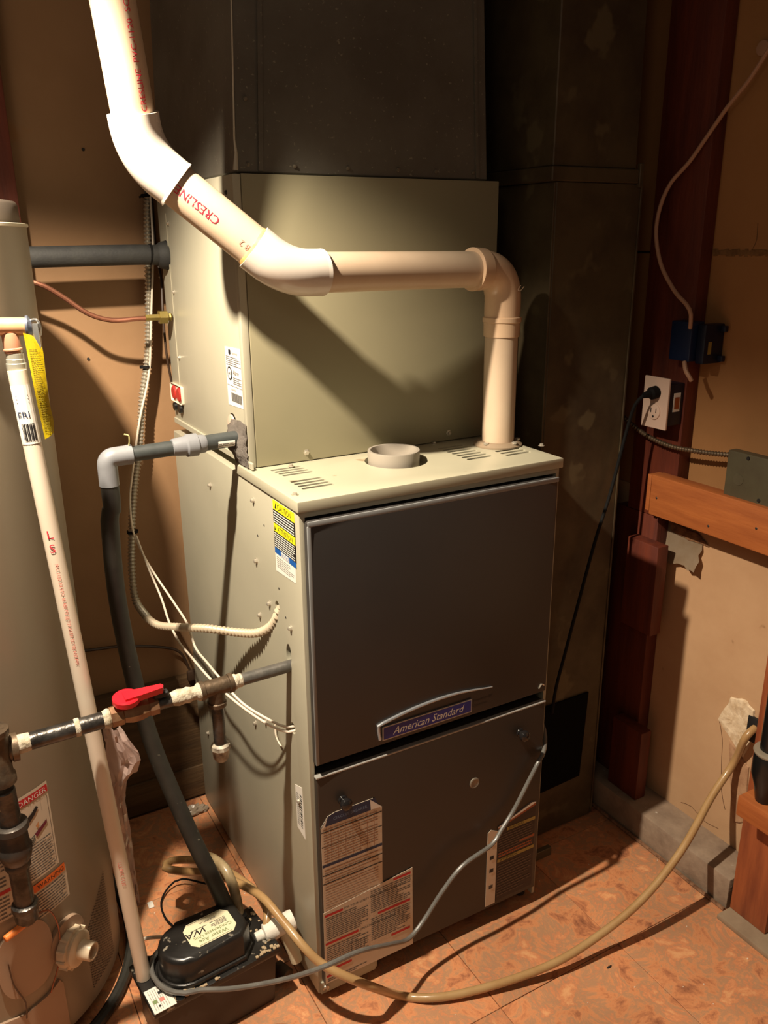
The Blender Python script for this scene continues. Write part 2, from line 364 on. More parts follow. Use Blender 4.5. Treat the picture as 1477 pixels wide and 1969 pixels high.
s1 = tag(obj('wall_stud', box(.929, .064, .800, WX-.001, .200, 2.45, .002), REDWOOD), 'tall red brown stud on right wall behind the outlet', 'stud')
tag(obj('wall_stud', box(.929, .104, .0785, WX-.001, .235, .799, .002), REDWOOD), 'lower red brown stud length under the horizontal board', 'stud')
s2 = tag(obj('wood_block', box(.895, .066, .525, .9285, .160, .745, .003), REDWOOD), 'upper red brown block nailed under the horizontal board', 'wood block')
s3 = tag(obj('wood_block', box(.895, .060, .0785, .9285, .155, .268, .003), REDWOOD), 'lower red brown block standing on the concrete kerb', 'wood block')
b1 = (0.892, 0.102, 0.91); b2 = (0.892, 0.097, 0.821); b3 = (0.892, -0.206, 0.811)
s4 = tag(obj('wall_board', box(.892, -1.0, (b2[2]+b3[2])/2, .9285, b1[1], b1[2]-.002, .003), ORWOOD), 'orange brown horizontal board across the right wall', 'board')
for q in ((0.892, -0.172, 0.863), (0.892, -0.061, 0.835), (0.892, 0.083, 0.858)):
    obj('nail_hole', lathe(q, (-1, 0, 0), [(0, .003), (.0008, .002)], 8), DARKG, s4)
# vertical end strip of the board
tag(obj('wood_strip', box(.893, b1[1]+.001, b2[2]+.002, .9285, b1[1]+.012, b1[2]-.004, .0015), ORWOOD), 'short pale wood strip closing the left end of the board', 'wood strip')
s5 = tag(obj('wall_stud', box(.874, -.335, .0125, .912, -.2475, 2.2, .002), mat('orange_brown_stud', rgb(158, 86, 48), .55, c2=rgb(120, 60, 34), scale=6, stretch=(5, 5, .7), bump=.2, bscale=30, spots=rgb(180, 150, 120), spotscale=60, spotthr=.75)), 'orange brown stud at right edge beside the plaster hole', 'stud')
tag(obj('red_wood_board', box(.914, -.75, .0125, .935, -.338, .245, .002), mat('dark_red_panel', rgb(86, 40, 18), .5, c2=rgb(64, 28, 12), scale=6, stretch=(3, 3, .7))), 'dark red wood board behind right edge stud at floor', 'board')
# left side wood post behind the heater
tag(obj('wood_post', box(-.46, .70, .0, -.262, .7349, 2.45, .003), REDWOOD), 'red brown wood post behind the water heater', 'post')
# plaster hole
def blob(pts, x, t, m, name, parent, rn=random.Random(5), seg=1):
    b = bmesh.new(); c = Vector((0, sum(p_[0] for p_ in pts)/len(pts), sum(p_[1] for p_ in pts)/len(pts)))
    n = len(pts)*4; P = []
    for i in range(n):
        a = pts[i//4]; d = pts[(i//4+1) % len(pts)]; f = (i % 4)/4
        P.append(Vector((0, a[0]+(d[0]-a[0])*f+rn.uniform(-.0015, .0015), a[1]+(d[1]-a[1])*f+rn.uniform(-.0015, .0015))))
    rings = []
    for s_, dx in ((1, 0), (.96, t*.8), (.7, t), (.35, t*.8)):
        rings.append([b.verts.new((x-dx+rn.uniform(-t, t)*.15, c.y+(q.y-c.y)*s_, c.z+(q.z-c.z)*s_)) for q in P])
    for i in range(3):
        for k in range(n): b.faces.new((rings[i][k], rings[i][(k+1) % n], rings[i+1][(k+1) % n], rings[i+1][k]))
    b.faces.new(rings[-1]); b.faces.new(rings[0][::-1])
    return obj(name, b, m, parent, smooth=False)
blob([(-.093, .372), (-.118, .44), (-.150, .452), (-.178, .44), (-.180, .36), (-.168, .315), (-.128, .345)], WX-.0005, .006, PLAST, 'plaster_patch', wr)
blob([(-.126, .34), (-.165, .31), (-.185, .30), (-.195, .16), (-.165, .14), (-.14, .25)], WX-.0005, .003, mat('dusty_plaster', rgb(176, 138, 104), .85, c2=rgb(150, 110, 80), scale=40, bump=.5, bscale=50), 'plaster_patch', wr)
obj('wall_hole', box(WX-.0075, -.200, .365, WX-.0005, -.168, .425, .003, 2), BLACKP, wr)
obj('wall_crack', hose([(WX-.0003, -.093, .372), (WX-.0003, -.108, .33), (WX-.0003, -.115, .27), (WX-.0003, -.125, .20), (WX-.0003, -.14, .16)], .0007, 5), mat('crack_brown', rgb(96, 66, 42), .9), wr)
obj('wall_crack', hose([(WX-.0003, -.02, .10), (WX-.0003, -.05, .108), (WX-.0003, -.09, .094), (WX-.0003, -.13, .10)], .0007, 5), mat('crack_brown', rgb(96, 66, 42), .9), wr)
# torn paper flap under the board
b = bmesh.new(); rn = random.Random(9); nx, nz = 10, 6; G = []
for i in range(nx+1):
    row = []
    for j in range(nz+1):
        u = i/nx; v = j/nz
        yy = .112-.112*u; zz = .783-.092*v*(1-.25*u)-.012*u
        curl = .012*v*v+.016*(u**3)*v
        row.append(b.verts.new((WX-.001-curl+rn.uniform(-.0006, .0006), yy+(rn.uniform(-.004, .004) if i in (nx,) else 0), zz+(rn.uniform(-.005, .005) if j == nz else 0))))
    G.append(row)
for i in range(nx):
    for j in range(nz): b.faces.new((G[i][j], G[i+1][j], G[i+1][j+1], G[i][j+1]))
bmesh.ops.solidify(b, geom=b.faces[:], thickness=.001)
obj('torn_paper_flap', b, mat('torn_grey_paper', rgb(170, 150, 126), .8, c2=rgb(156, 132, 104), scale=20), wr)
blob([(.100, .788), (.02, .782), (-.015, .762), (.04, .76), (.09, .765)], WX-.003, .003, mat('brown_paper_core', rgb(130, 92, 60), .9, c2=rgb(90, 60, 40), scale=70), 'torn_paper_edge', wr)
# ================================================================== FURNACE
W_, D_, H_ = .533, .70, 1.016
fu = thing('furnace', (.266, .35, 0), 'grey green metal furnace with dark charcoal doors standing on the tile floor', 'furnace')
cab = obj('cabinet', box(0, 0, .012, W_, D_, .997, .0025, 2), BEIGE, fu)
cut = box(.010, -.02, .040, W_-.008, .028, .987)
boolean(cab, cut)
boolean(cab, box(.13, -.02, -.01, W_-.008, .028, .06))
boolean(cab, box(.02, .032, .94, W_-.02, .23, 1.02))
cut = lathe((-.01, .069, .722), (1, 0, 0), [(0, .0001), (.0001, .011), (.05, .011), (.0501, .0001)], 20)
for v in cut.verts: v.co.z = .716+(v.co.z-.722)*1.9
boolean(cab, cut)
boolean(cab, lathe((-.01, .066, .570), (1, 0, 0), [(0, .011), (.05, .011)], 16))
boolean(cab, lathe((-.01, .112, .792), (1, 0, 0), [(0, .010), (.04, .010)], 16))
for p_ in cab.data.polygons: pass
inn = obj('inner_panel', box(.011, .0262, .041, W_-.009, .0272, .986), DARKG, fu, smooth=False)
# back rear half side seam

tp = obj('top_plate', box(-.004, -.006, .997, W_+.004, .28, H_, .0025, 2), CREAM, fu)
cut = bmesh.new()
def slot(cx, cy, L=.058, bm=None):
    box(cx-L/2, cy-.0042, H_-.04, cx+L/2, cy+.0042, H_+.01, .0035, 2, bm)
SL = []
for i in range(4): SL.append((.062+.0015*i, .194-.0145*i))
for i in range(4): SL.append((.062, .106-.0155*i))
for i in range(7): SL.append((.405, .176-.0165*i))
for i in range(3): SL.append((.486, .098-.0165*i))
for q in SL: slot(q[0], q[1], bm=cut)
boolean(tp, cut)
boolean(tp, lathe((.260, .140, H_-.013), (0, 0, 1), [(0, .060), (.05, .055)], 40))
# dark floor of slots
vc = obj('vent_collar', lathe((.256, .142, 1.004), (0, 0, 1), [(0, .0475), (.031, .0485), (.033, .0478), (.033, .0432), (.031, .0425), (.008, .0425), (.006, .0)], 44, cap=False), mat('collar_grey', rgb(150, 142, 130), .45), fu)
g = bmesh.new()
for i in range(5):
    for j in range(5):
        if (i-2)**2+(j-2)**2 < 7: lathe((.256+(i-2)*.011, .142+(j-2)*.011, 1.0118), (0, 0, 1), [(0, .0042), (.004, .0036)], 6, g)
obj('collar_grid', g, mat('grid_white', rgb(214, 204, 184), .5), vc)
for q in ((0.075, 0.201, 1.016), (0.009, 0.033, 1.016), (0.564, 0.091, 1.016), (0.393, 0.216, 1.016)):
    obj('screw', lathe((q[0], q[1], H_), (0, 0, 1), [(0, .0065), (.001, .0065), (.0012, .004), (.004, .0038), (.0045, .003)], 6), SCREWM, fu)
# doors
def slab(x0, z0, x1, z1, y0, y1, bev, m, name):
    return obj(name, box(x0, y0, z0, x1, y1, z1, bev, 3), m, fu)
ud = slab(.008, .533, W_-.012, .983, -.014, .02, .006, DOORM, 'upper_door')
ud['label'] = 'charcoal upper door panel with maker badge'
b = box(.0085, -.0155, .9745, W_-.0125, -.0125, .9835, .0014, 2)
obj('door_edge', b, LIPM, ud)
obj('door_edge', box(.0070, -.0155, .536, .0135, -.0120, .976, .0014, 2), LIPM, ud)
ldoor = slab(.0085, .044, W_-.012, .509, -.013, .02, .003, mat('charcoal_enamel_lower', rgb(48, 42, 37), .42, c2=rgb(52, 46, 40), scale=4, spots=rgb(118, 110, 100), spotscale=70, spotthr=.8), 'lower_door')
ldoor['label'] = 'charcoal lower door with black knobs and stickers'
obj('door_edge', box(.006, -.0148, .5075, W_-.012, -.004, .5115, .001, 1), mat('bare_edge', rgb(170, 168, 162), .35, metal=.3), ldoor)
# badge
L = Lab(onY(-.0142)); L.h = .003
L.body([(.138, .5445), (.334, .5445), (.334, .5725), (.138, .5725)], SILV)
L.rect(.1405, .5468, .3315, .5702, BADGEB, .0004)
L.text('American Standard', .236, .5518, .0215, flat('badge_text', 214, 206, 190), .0008, 'CENTER', .35, wid=.92)
L.make('badge', ud, 'blue badge with silver script')
P = [(.1335, -.0165, .549), (0.131, -0.016, 0.573), (0.139, -0.016, 0.58), (0.216, -0.016, 0.592), (0.297, -0.016, 0.594), (0.382, -0.016, 0.584)]
q = smooth_path(P, .006); obj('badge_swoosh', sweep(q, [max(.0012, .0032*(1-(i/len(q))**3*.7)) for i in range(len(q))], 8), SILV, ud)
L = Lab(onY(-.0142)); L.text('Freedom 80', .339, .5605, .0095, DGREYT); L.text('Comfort', .339, .5495, .0095, DGREYT)
L.make('badge_text', ud)
obj('door_scuff', hose([(.500, -.0146, .545), (.507, -.0146, .553), (.513, -.0146, .549)], .0012, 5), SCREWM, ud)
# knobs
def knob(x, z, nm):
    return obj('knob', lathe((x, -.013, z), (0, -1, 0), [(0, .0095), (.003, .0085), (.004, .006), (.007, .006), (.010, .0105), (.015, .0118), (.019, .0105), (.022, .006)], 20), mat('black_gloss', rgb(30, 28, 28), .12), ldoor)
knob(.057, .447, 0); knob(.459, .456, 0)
obj('hole_plug', lathe((.348, -.013, .377), (0, -1, 0), [(0, .0115), (.002, .0112), (.003, .0095), (.0022, .008)], 24), mat('plug_steel', rgb(128, 118, 104), .4, metal=.4), ldoor)
# wiring diagram label with curled blue top
L = Lab(onY(-.0135))
L.body([(.0115, .205), (.1365, .205), (.1370, .402), (.124, .412), (.118, .428), (.040, .428), (.0255, .424), (.0115, .404)], PAPER)
L.poly([(.0115, .404), (.132, .404), (.122, .4275), (.040, .4275), (.0255, .4235)], NAVY, .0004)
L.text('CIRCUIT BREAKER', .036, .413, .0085, flat('pale_blue_print', 110, 130, 160), .0009)
L.poly([(.0115, .402), (.0255, .4235), (.019, .404)], WHITE, .0008)
L.poly([(.112, .4275), (.1368, .4035), (.113, .405)], WHITE, .0008)
for z, t in ((.392, .0018), (.360, .0018), (.316, .006), (.297, .002), (.278, .002)):
    L.rect(.0118, z, .1362, z+t, NAVY if t > .003 else BLACKP, .0006)
for x in (.022, .031, .045, .060, .075, .090, .105, .120): L.rect(x, .315, x+.0006, .402, ORANGEB, .0005)
L.lines(.016, .325, .130, .400, 13, flat('brown_text', 150, 110, 80), .35, .0007, 4)
L.lines(.016, .262, .130, .312, 8, flat('brown_text', 150, 110, 80), .3, .0007, 5)
L.lines(.016, .215, .130, .262, 8, flat('brown_text2', 170, 136, 108), .25, .0007, 6)
L.make('wiring_label', ldoor, 'curling paper label with blue header and ruled lines')
L = Lab(onY(-.0145))
L.body([(.0095, .046), (.205, .046), (.2035, .236), (.0095, .215)], PAPER)
for a0, a1, b_ in ((.012, .050, .207), (.160, .199, .2265), (.012, .082, .141), (.125, .198, .162), (.155, .198, .0935), (.012, .066, .0765), (.012, .035, .063)):
    L.rect(a0, b_-.003, a1, b_+.0025, REDB, .0004)
L.text('FOR YOUR SAFETY READ BEFORE OPERATING', .052, .2055, .0064, DGREYT, .0006)
L.text('OPERATING INSTRUCTIONS', .085, .139, .0062, DGREYT, .0006)
for a0, a1, b0, b1, n, sd in ((.014, .105, .148, .202, 12, 1), (.110, .200, .168, .222, 12, 2), (.014, .105, .082, .134, 11, 3), (.110, .200, .100, .156, 12, 4), (.014, .100, .049, .058, 2, 6)):
    L.lines(a0, b0, a1, b1, n, GREYT, .4, .0006, sd)
for k in range(3): L.rect(.066+.014*k, .098, .0664+.014*k, .118, BLACKP, .0008)
L.rect(.060, .118, .108, .1188, BLACKP, .0008); L.rect(.060, .098, .0608, .118, BLACKP, .0008)
L.make('operating_label', ldoor, 'white paper label with red bars and small print')
L = Lab(onY(-.0135))
L.body([(.386, .052), (.411, .052), (.411, .236), (.394, .246), (.386, .240)], PAPER)
for z, r_ in ((.205, .006), (.170, .005), (.137, .005), (.095, .006)):
    L.rect(.3935, z, .4035, z+.009, BLACKP if r_ < .006 else DGREYT, .0005)
L.body([(.412, .056), (.510, .056), (.510, .272), (.500, .276), (.412, .246)], BROWNP)
L.poly([(.412, .240), (.510, .264), (.510, .273), (.412, .2465)], ORANGEB, .0005); L.poly([(.412, .246), (.500, .2745), (.510, .272), (.510, .2705), (.412, .2435)], WHITE, .0008)
L.rect(.435, .228, .510, .236, YELB, .0005); L.rect(.413, .155, .510, .163, YELB, .0005); L.rect(.470, .185, .510, .192, ORANGEB, .0005)
L.text('WARNING', .440, .2295, .0080, BLACKP, .0009); L.text('ATTENTION', .420, .1565, .0080, BLACKP, .0009)
L.lines(.415, .170, .506, .226, 9, flat('faint_text', 92, 74, 60), .3, .0006, 7); L.lines(.415, .065, .506, .150, 12, flat('faint_text', 92, 74, 60), .3, .0006, 8)
L.lines(.415, .166, .506, .180, 2, ORANGEB, .5, .0006, 9)
L.make('warning_label', ldoor, 'dark warning label with white side strip and yellow bars')
# side labels: a = -y
L = Lab(onXm(0))
L.body([(-.107, .862), (-.022, .868), (-.015, .992), (-.107, .992)], WHITE)
L.rect(-.107, .975, -.016, .992, YEL, .0004); L.text('CAUTION', -.058, .978, .0145, BLACKP, .0007, 'CENTER', wid=.9)
L.poly([(-.098, .978), (-.090, .978), (-.094, .989)], BLACKP, .0007)
L.rect(-.107, .950, -.016, .975, BLACKP, .0004); L.lines(-.105, .951, -.018, .974, 5, WHITE, .42, .0007, 11, words=False)
L.rect(-.107, .936, -.016, .950, YEL, .0004); L.text('ATTENTION', -.058, .9385, .0128, BLACKP, .0007, 'CENTER', wid=.9)
L.poly([(-.104, .938), (-.098, .938), (-.101, .947)], BLACKP, .0007)
L.rect(-.107, .906, -.016, .936, BLACKP, .0004); L.lines(-.105, .907, -.018, .935, 7, WHITE, .42, .0007, 12, words=False)
L.rect(-.107, .896, -.017, .906, BLUE, .0004); L.rect(-.080, .8965, -.045, .9055, WHITE, .0006); L.text('NOTICE', -.0625, .8975, .009, BLUE, .0008, 'CENTER')
L.lines(-.100, .872, -.026, .893, 6, GREYT, .22, .0006, 13)
L.make('caution_label', fu, 'yellow black and blue caution label on furnace side')
L = Lab(onXm(0)); L.body([(-.066, .358), (-.030, .353), (-.036, .462), (-.068, .450)], WHITE)
L.lines(-.062, .37, -.050, .44, 16, GREYT, .35, .0006, 14)
for k in range(14): L.rect(-.047, .372+k*.0052, -.038, .3735+k*.0052+.001*(k % 3), BLACKP, .0006)
L.make('rating_label', fu, 'narrow white barcode label low on furnace side')
sc = None
for (y_, z_) in ((.201, .964), (.203, .847), (.148, .783), (.201, .739), (.053, .774), (.265, .472), (.204, .509), (.05, .425), (.45, .93), (.62, .25)):
    if sc is None: sc = obj('side_screw', lathe((0, y_, z_), (-1, 0, 0), [(0, .0058), (.001, .0056), (.0015, .004), (.005, .0036), (.006, .002)], 8), SCREWM, fu)
    else: dup(sc, (-.003, y_, z_), fu)
for (y_, z_) in ((.155, .93), (.10, .83), (.20, .70), (.075, .785), (.19, .90)):
    obj('small_hole', lathe((.0002, y_, z_), (-1, 0, 0), [(0, .0025), (.0006, .0022)], 8), DARKG, fu)
# toe plate and feet
obj('toe_plate', box(.004, -.004, .012, .125, .012, .040, .002), BEIGE, fu)
obj('base_rail', box(.131, .020, .0125, W_-.009, .0275, .045, .001), DARKG, fu)
for x in (.02, W_-.02):
    for y in (.03, D_-.03): obj('foot', lathe((x, y, 0), (0, 0, 1), [(0, .014), (.010, .014), (.012, .010)], 12), DARKG, fu)
obj('corner_screw', lathe((.014, -.004, .024), (0, -1, 0), [(0, .007), (.002, .0065), (.003, .003)], 12), SCREWM, fu)
# ================================================================== COIL BOX
CY = .222
cb = thing('coil_cabinet', (.27, .43, 1.0165), 'tall plain grey green metal coil cabinet sitting on top of the furnace', 'coil cabinet')
BEI2 = mat('coil_front_enamel', rgb(140, 134, 108), .45, c2=rgb(146, 139, 112), scale=3)
case = obj('cabinet', box(.006, CY+.002, 1.018, .533, .695, 1.509, .002, 2), BEIGE, cb)
boolean(case, lathe((-.01, .655, 1.378), (1, 0, 0), [(0, .030), (.04, .030)], 28))
boolean(case, lathe((-.01, .303, 1.082), (1, 0, 0), [(0, .022), (.03, .022)], 20))
obj('front_panel', box(.018, CY-.0015, 1.0175, .536, CY+.004, 1.5095, .0015, 2), BEI2, cb)
obj('corner_flange', box(.0035, CY-.001, 1.0175, .0165, CY+.014, 1.5085, .0015, 2), BEIGE, cb)
for x in (.115, .43): obj('screw', lathe((x, CY-.0015, 1.033), (0, -1, 0), [(0, .006), (.001, .006), (.0015, .004), (.005, .0036)], 6), SCREWM, cb)
for z in (1.305, 1.17, 1.44): obj('screw', lathe((.006, .62, z), (-1, 0, 0), [(0, .005), (.001, .005), (.0015, .0035), (.004, .003)], 6), SCREWM, cb)
obj('screw', lathe((.006, .26, 1.482), (-1, 0, 0), [(0, .004), (.001, .004), (.003, .003)], 6), DARKG, cb)
obj('side_flange', box(.0045, .632, 1.09, .006, .636, 1.46, .0004, 1), flat('flange_edge', 176, 170, 148), cb)
obj('bottom_flange', box(.002, .205, 1.0176, .0065, .69, 1.030, .001, 1), BEIGE, cb)
# two red port plugs and one white plug
pl = obj('port_plate', box(.0035, .612, 1.068, .0058, .694, 1.108, .006, 3), mat('plug_plate', rgb(214, 196, 176), .5), cb)
for y in (.672, .634):
    obj('port_plug', lathe((.004, y, 1.088), (-1, 0, 0), [(0, .016), (.003, .0155), (.005, .013)], 20), mat('plug_red', rgb(176, 46, 40), .5), cb)
    obj('black_plug', lathe((.0035, y-.004, 1.058), (-1, 0, 0), [(0, .010), (.006, .009)], 12), ABS, cb)
obj('port_plug', lathe((.004, .303, 1.083), (-1, 0, 0), [(0, .019), (.002, .018), (.003, .010), (.0035, .004)], 20), mat('plug_pink', rgb(214, 176, 156), .5), cb)
# duct tape patch
b = bmesh.new(); rn = random.Random(4); G = []
for i in range(9):
    row = []
    for j in range(13):
        u = i/8; v = j/12
        yy = .300-.078*u+.010*math.sin(v*5)*(1-u); zz = 1.094-.080*v+.006*math.sin(u*3)
        if v > .6: yy = yy-(.03*(v-.6))*(1-u)
        bulge = .020*math.exp(-((u-.35)**2+(v-.5)**2)*7)
        row.append(b.verts.new((.004-bulge-rn.uniform(0, .004), yy+rn.uniform(-.0015, .0015), zz+rn.uniform(-.0015, .0015))))
    G.append(row)
for i in range(8):
    for j in range(12): b.faces.new((G[i][j], G[i+1][j], G[i+1][j+1], G[i][j+1]))
bmesh.ops.solidify(b, geom=b.faces[:], thickness=.0008)
tpz = obj('tape_patch', b, DUCTT, cb, ang=50); tpz['label'] = 'crumpled grey duct tape patch'
L = Lab(onXm(.006)); L.body([(-.318, 1.118), (-.233, 1.122), (-.236, 1.227), (-.320, 1.224)], WHITE)
L.rect(-.300, 1.213, -.290, 1.221, BLACKP, .0006); L.text('U', -.300, 1.212, .013, BLACKP, .0008); L.text('Approved', -.283, 1.214, .007, GREYT, .0007)
L.lines(-.315, 1.192, -.240, 1.210, 5, GREYT, .35, .0006, 21)
n_ = 20; L.poly([(-.300+.0125*math.cos(2*math.pi*k/n_), 1.178+.0125*math.sin(2*math.pi*k/n_)) for k in range(n_)], BLACKP, .0006)
L.poly([(-.300+.0095*math.cos(2*math.pi*k/n_), 1.178+.0095*math.sin(2*math.pi*k/n_)) for k in range(n_)], WHITE, .0009)
L.text('ARI', -.300, 1.1755, .0075, BLACKP, .0012, 'CENTER'); L.text('Alarm', -.283, 1.178, .012, GREYT, .0007, shear=.3); L.lines(-.283, 1.160, -.240, 1.174, 4, GREYT, .4, .0006, 22)
for k in range(22): L.rect(-.298+k*.0025, 1.128, -.298+k*.0025+.0008+.0007*(k % 2), 1.144, BLACKP, .0006)
L.text('(1)KUAJI7G', -.298, 1.148, .005, GREYT, .0007); L.rect(-.316, 1.156, -.236, 1.1566, GREYT, .0006)
L.make('approval_label', cb, 'white approval sticker with barcode')
# ================================================================== SUPPLY PLENUM
sp = thing('supply_plenum', (.26, .45, 1.51), 'dark galvanised supply plenum rising above the coil cabinet', 'duct')
def frus(x0a, x1a, x0b, x1b, y0a, y1a, y0b, y1b, z0, z1):
    b = bmesh.new(); v = [b.verts.new(c) for c in ((x0a, y0a, z0), (x1a, y0a, z0), (x1a, y1a, z0), (x0a, y1a, z0), (x0b, y0b, z1), (x1b, y0b, z1), (x1b, y1b, z1), (x0b, y1b, z1))]
    for f in ((0, 1, 2, 3), (4, 5, 6, 7), (0, 1, 5, 4), (1, 2, 6, 5), (2, 3, 7, 6), (3, 0, 4, 7)): b.faces.new([v[k] for k in f])
    bmesh.ops.bevel(b, geom=b.edges[:], offset=.002, segments=1, affect='EDGES'); return b
obj('duct_body', frus(.012, .512, .045, .462, .2255, .69, .2255, .69, 1.511, 2.4), GALV, sp)
obj('corner_bead', sweep([(.011, 0.2245, 1.514), (.0135, 0.2245, 1.54), (.012, 0.2245, 1.56), (.018, 0.2245, 1.70), (.028, 0.2245, 1.95), (.044, 0.2245, 2.4)], [.0045, .0025, .0016, .0013, .001, .001], 6), SILIC, sp)
b = bmesh.new(); v = [b.verts.new(c) for c in ((.050, 0.2248, 1.514), (.058, 0.2248, 1.514), (.100, 0.2248, 2.4), (.092, 0.2248, 2.4), (.050, .222, 1.514), (.058, .222, 1.514), (.100, .222, 2.4), (.092, .222, 2.4))]
for f in ((0, 1, 2, 3), (4, 5, 6, 7), (0, 1, 5, 4), (1, 2, 6, 5), (2, 3, 7, 6), (3, 0, 4, 7)): b.faces.new([v[k] for k in f])
obj('folded_seam', b, GALV, sp)
b = bmesh.new(); v = [b.verts.new(c) for c in ((.484, 0.2248, 1.514), (.490, 0.2248, 1.514), (.446, 0.2248, 2.4), (.440, 0.2248, 2.4), (.484, .222, 1.514), (.490, .222, 1.514), (.446, .222, 2.4), (.440, .222, 2.4))]
for f in ((0, 1, 2, 3), (4, 5, 6, 7), (0, 1, 5, 4), (1, 2, 6, 5), (2, 3, 7, 6), (3, 0, 4, 7)): b.faces.new([v[k] for k in f])
obj('folded_seam', b, GALV, sp)
sc2 = None
for q in ((.033, 1.523), (.115, 1.523), (.215, 1.523), (.315, 1.523), (.395, 1.523), (.478, 1.523), (.034, 1.62), (.042, 1.77)):
    if sc2 is None: sc2 = obj('screw', lathe((q[0], .225, q[1]), (0, -1, 0), [(0, .0036), (.001, .0036), (.0012, .0025), (.003, .0022)], 6), mat('dull_screw', rgb(120, 112, 96), .5, metal=.4), sp)
    else: dup(sc2, (q[0], .223, q[1]), sp)
# ================================================================== RETURN DUCT
rd = thing('return_duct', (.73, .4, 0), 'dark stained galvanised return duct standing right of the furnace', 'duct')
obj('lower_section', box(.618, .150, .004, .840, .66, 1.508, .002, 1), RETM, rd)
obj('upper_section', frus(.607, .820, .610, .806, .150, .66, .150, .66, 1.534, 2.4), RETM, rd)
obj('joint_band', box(.602, .145, 1.508, .824, .664, 1.534, .002, 1), RETM, rd)
obj('drive_cleat', box(.824, .143, 1.500, .834, .152, 1.545, .001, 1), RETM, rd)
for x in (.612, .822): obj('corner_seam', box(x-.0015+(0 if x < .7 else .014), .147, .01, x+.003+(0 if x < .7 else .014), .150, 1.505, .0006, 1), RETM, rd)
cp = bmesh.new(); P4 = [(0.651, 0.368), (0.796, 0.369), (0.786, 0.138), (0.655, 0.131)]
f_ = [cp.verts.new((a, .1492, b_)) for a, b_ in P4]; g_ = [cp.verts.new((a, .1455, b_)) for a, b_ in P4]
cp.faces.new(f_); cp.faces.new(g_)
for k in range(4): cp.faces.new((f_[k], f_[(k+1) % 4], g_[(k+1) % 4], g_[k]))
o = obj('cover_panel', cp, mat('matt_black', rgb(9, 8, 7), .9, spec=.1), rd); o['label'] = 'matt black rectangular cover'
tag(obj('metal_bracket', box(.575, .085, .0, .655, .098, .022, .001, 1), mat('bracket_steel', rgb(110, 100, 78), .5, metal=.4)), 'small bent steel strip lying on floor right of furnace', 'bracket')
# ================================================================== FLUE PIPE (2 inch)
fp = thing('flue_pipe', (.504, .154, 1.016), 'white plastic flue pipe bending across the coil cabinet above the furnace', 'pipe')
FY = .145; R = .0318; RF = .0358; ZH = 1.352
obj('flange_ring', lathe((.497, FY, 1.0163), (0, 0, 1), [(0, .048), (.003, .048), (.006, .044), (.009, .040), (.009, .0305)], 36), mat('flange_grey', rgb(140, 122, 100), .5), fp)
for a in (200, 285, 340): obj('screw', lathe((.497+.041*math.cos(math.radians(a)), FY+.041*math.sin(math.radians(a)), 1.024), (0, 0, 1), [(0, .0055), (.003, .0055), (.004, .003)], 8), SCREWM, fp)
rs = obj('riser', sweep([(.497, FY, 1.018), (.497, FY, 1.24)], R, 32), WHITEPVC, fp)
obj('printed_line', hose([(.5105, FY-.0270, 1.025), (.5112, FY-.0268, 1.06), (.5118, FY-.0268, 1.085)], .0011, 6), flat('brown_line', 70, 38, 24), rs)
obj('coupling', lathe((.497, FY, 1.228), (0, 0, 1), [(0, .0335), (.001, .0345), (.026, .0350), (.028, .0372), (.036, .0372), (.037, .0345)], 36), TANPVC, fp)
C2 = Vector((0.035, 0.092, 1.357)); C1 = Vector((-0.159, 0.15, 1.523)); TOP0 = Vector((-0.186, 0.115, 1.709)); H0 = Vector((.497, FY, ZH)); hd = (C2-H0).normalized()
el = arc_corner((.497, FY, 1.262), H0, H0+hd*.061, .060, 12)
e90 = obj('elbow', sweep(el, RF-.0015, 32), TANPVC, fp)
obj('socket_rim', lathe(H0+hd*.053, hd, [(0, .0345), (.002, .0375), (.020, .0385), (.026, .0385), (.027, .031)], 36), TANPVC, e90)
L = Lab(onY(FY-.0345)); L.h = .0006; L.text('U', .500, 1.315, .016, WHITEPVC, .001, rot=-.3, shear=.5); L.make('molded_mark', e90)
obj('horizontal_run', sweep([H0+hd*.075, C2-hd*.05], R, 32), WHITEPVC, fp)
dg = (C1-C2).normalized()
obj('elbow', sweep(arc_corner(C2-hd*.060, C2, C2+dg*.062, .042, 10), RF+.0006, 36), FITPVC, fp)
obj('socket_rim', lathe(C2-hd*.060, -hd, [(-.003, .0364), (.004, .0368), (.0045, .031)], 36), FITPVC, fp)
dr = obj('diagonal_run', sweep([C2+dg*.05, C1-dg*.055], R, 32), WHITEPVC, fp)
obj('glue_ring', lathe(C2+dg*.060, dg, [(0, .0320), (.001, .0332), (.005, .0328), (.007, .0319)], 32), mat('yellow_glue', rgb(196, 140, 76), .4, c2=rgb(214, 176, 120), scale=60), dr)
obj('glue_ring', lathe(C1-dg*.061, dg, [(-.002, .0319), (-.001, .0323), (.004, .0322)], 32), mat('brown_glue', rgb(170, 108, 70), .4, c2=rgb(196, 156, 120), scale=50), dr)
dv = (TOP0-C1).normalized(); TOP = C1+dv*.56
# leaning upper riser
e1 = obj('elbow', sweep(arc_corner(C1-dg*.060, C1, C1+dv*.056, .045, 10), RF+.0002, 36), FITPVC, fp)
obj('socket_rim', lathe(C1-dg*.062, -dg, [(-.004, .0362), (.000, .0370), (.001, .031)], 36), FITPVC, e1)
ur = obj('upper_riser', sweep([C1+dv*.04, TOP], .0302, 32), WHITEPVC, fp)
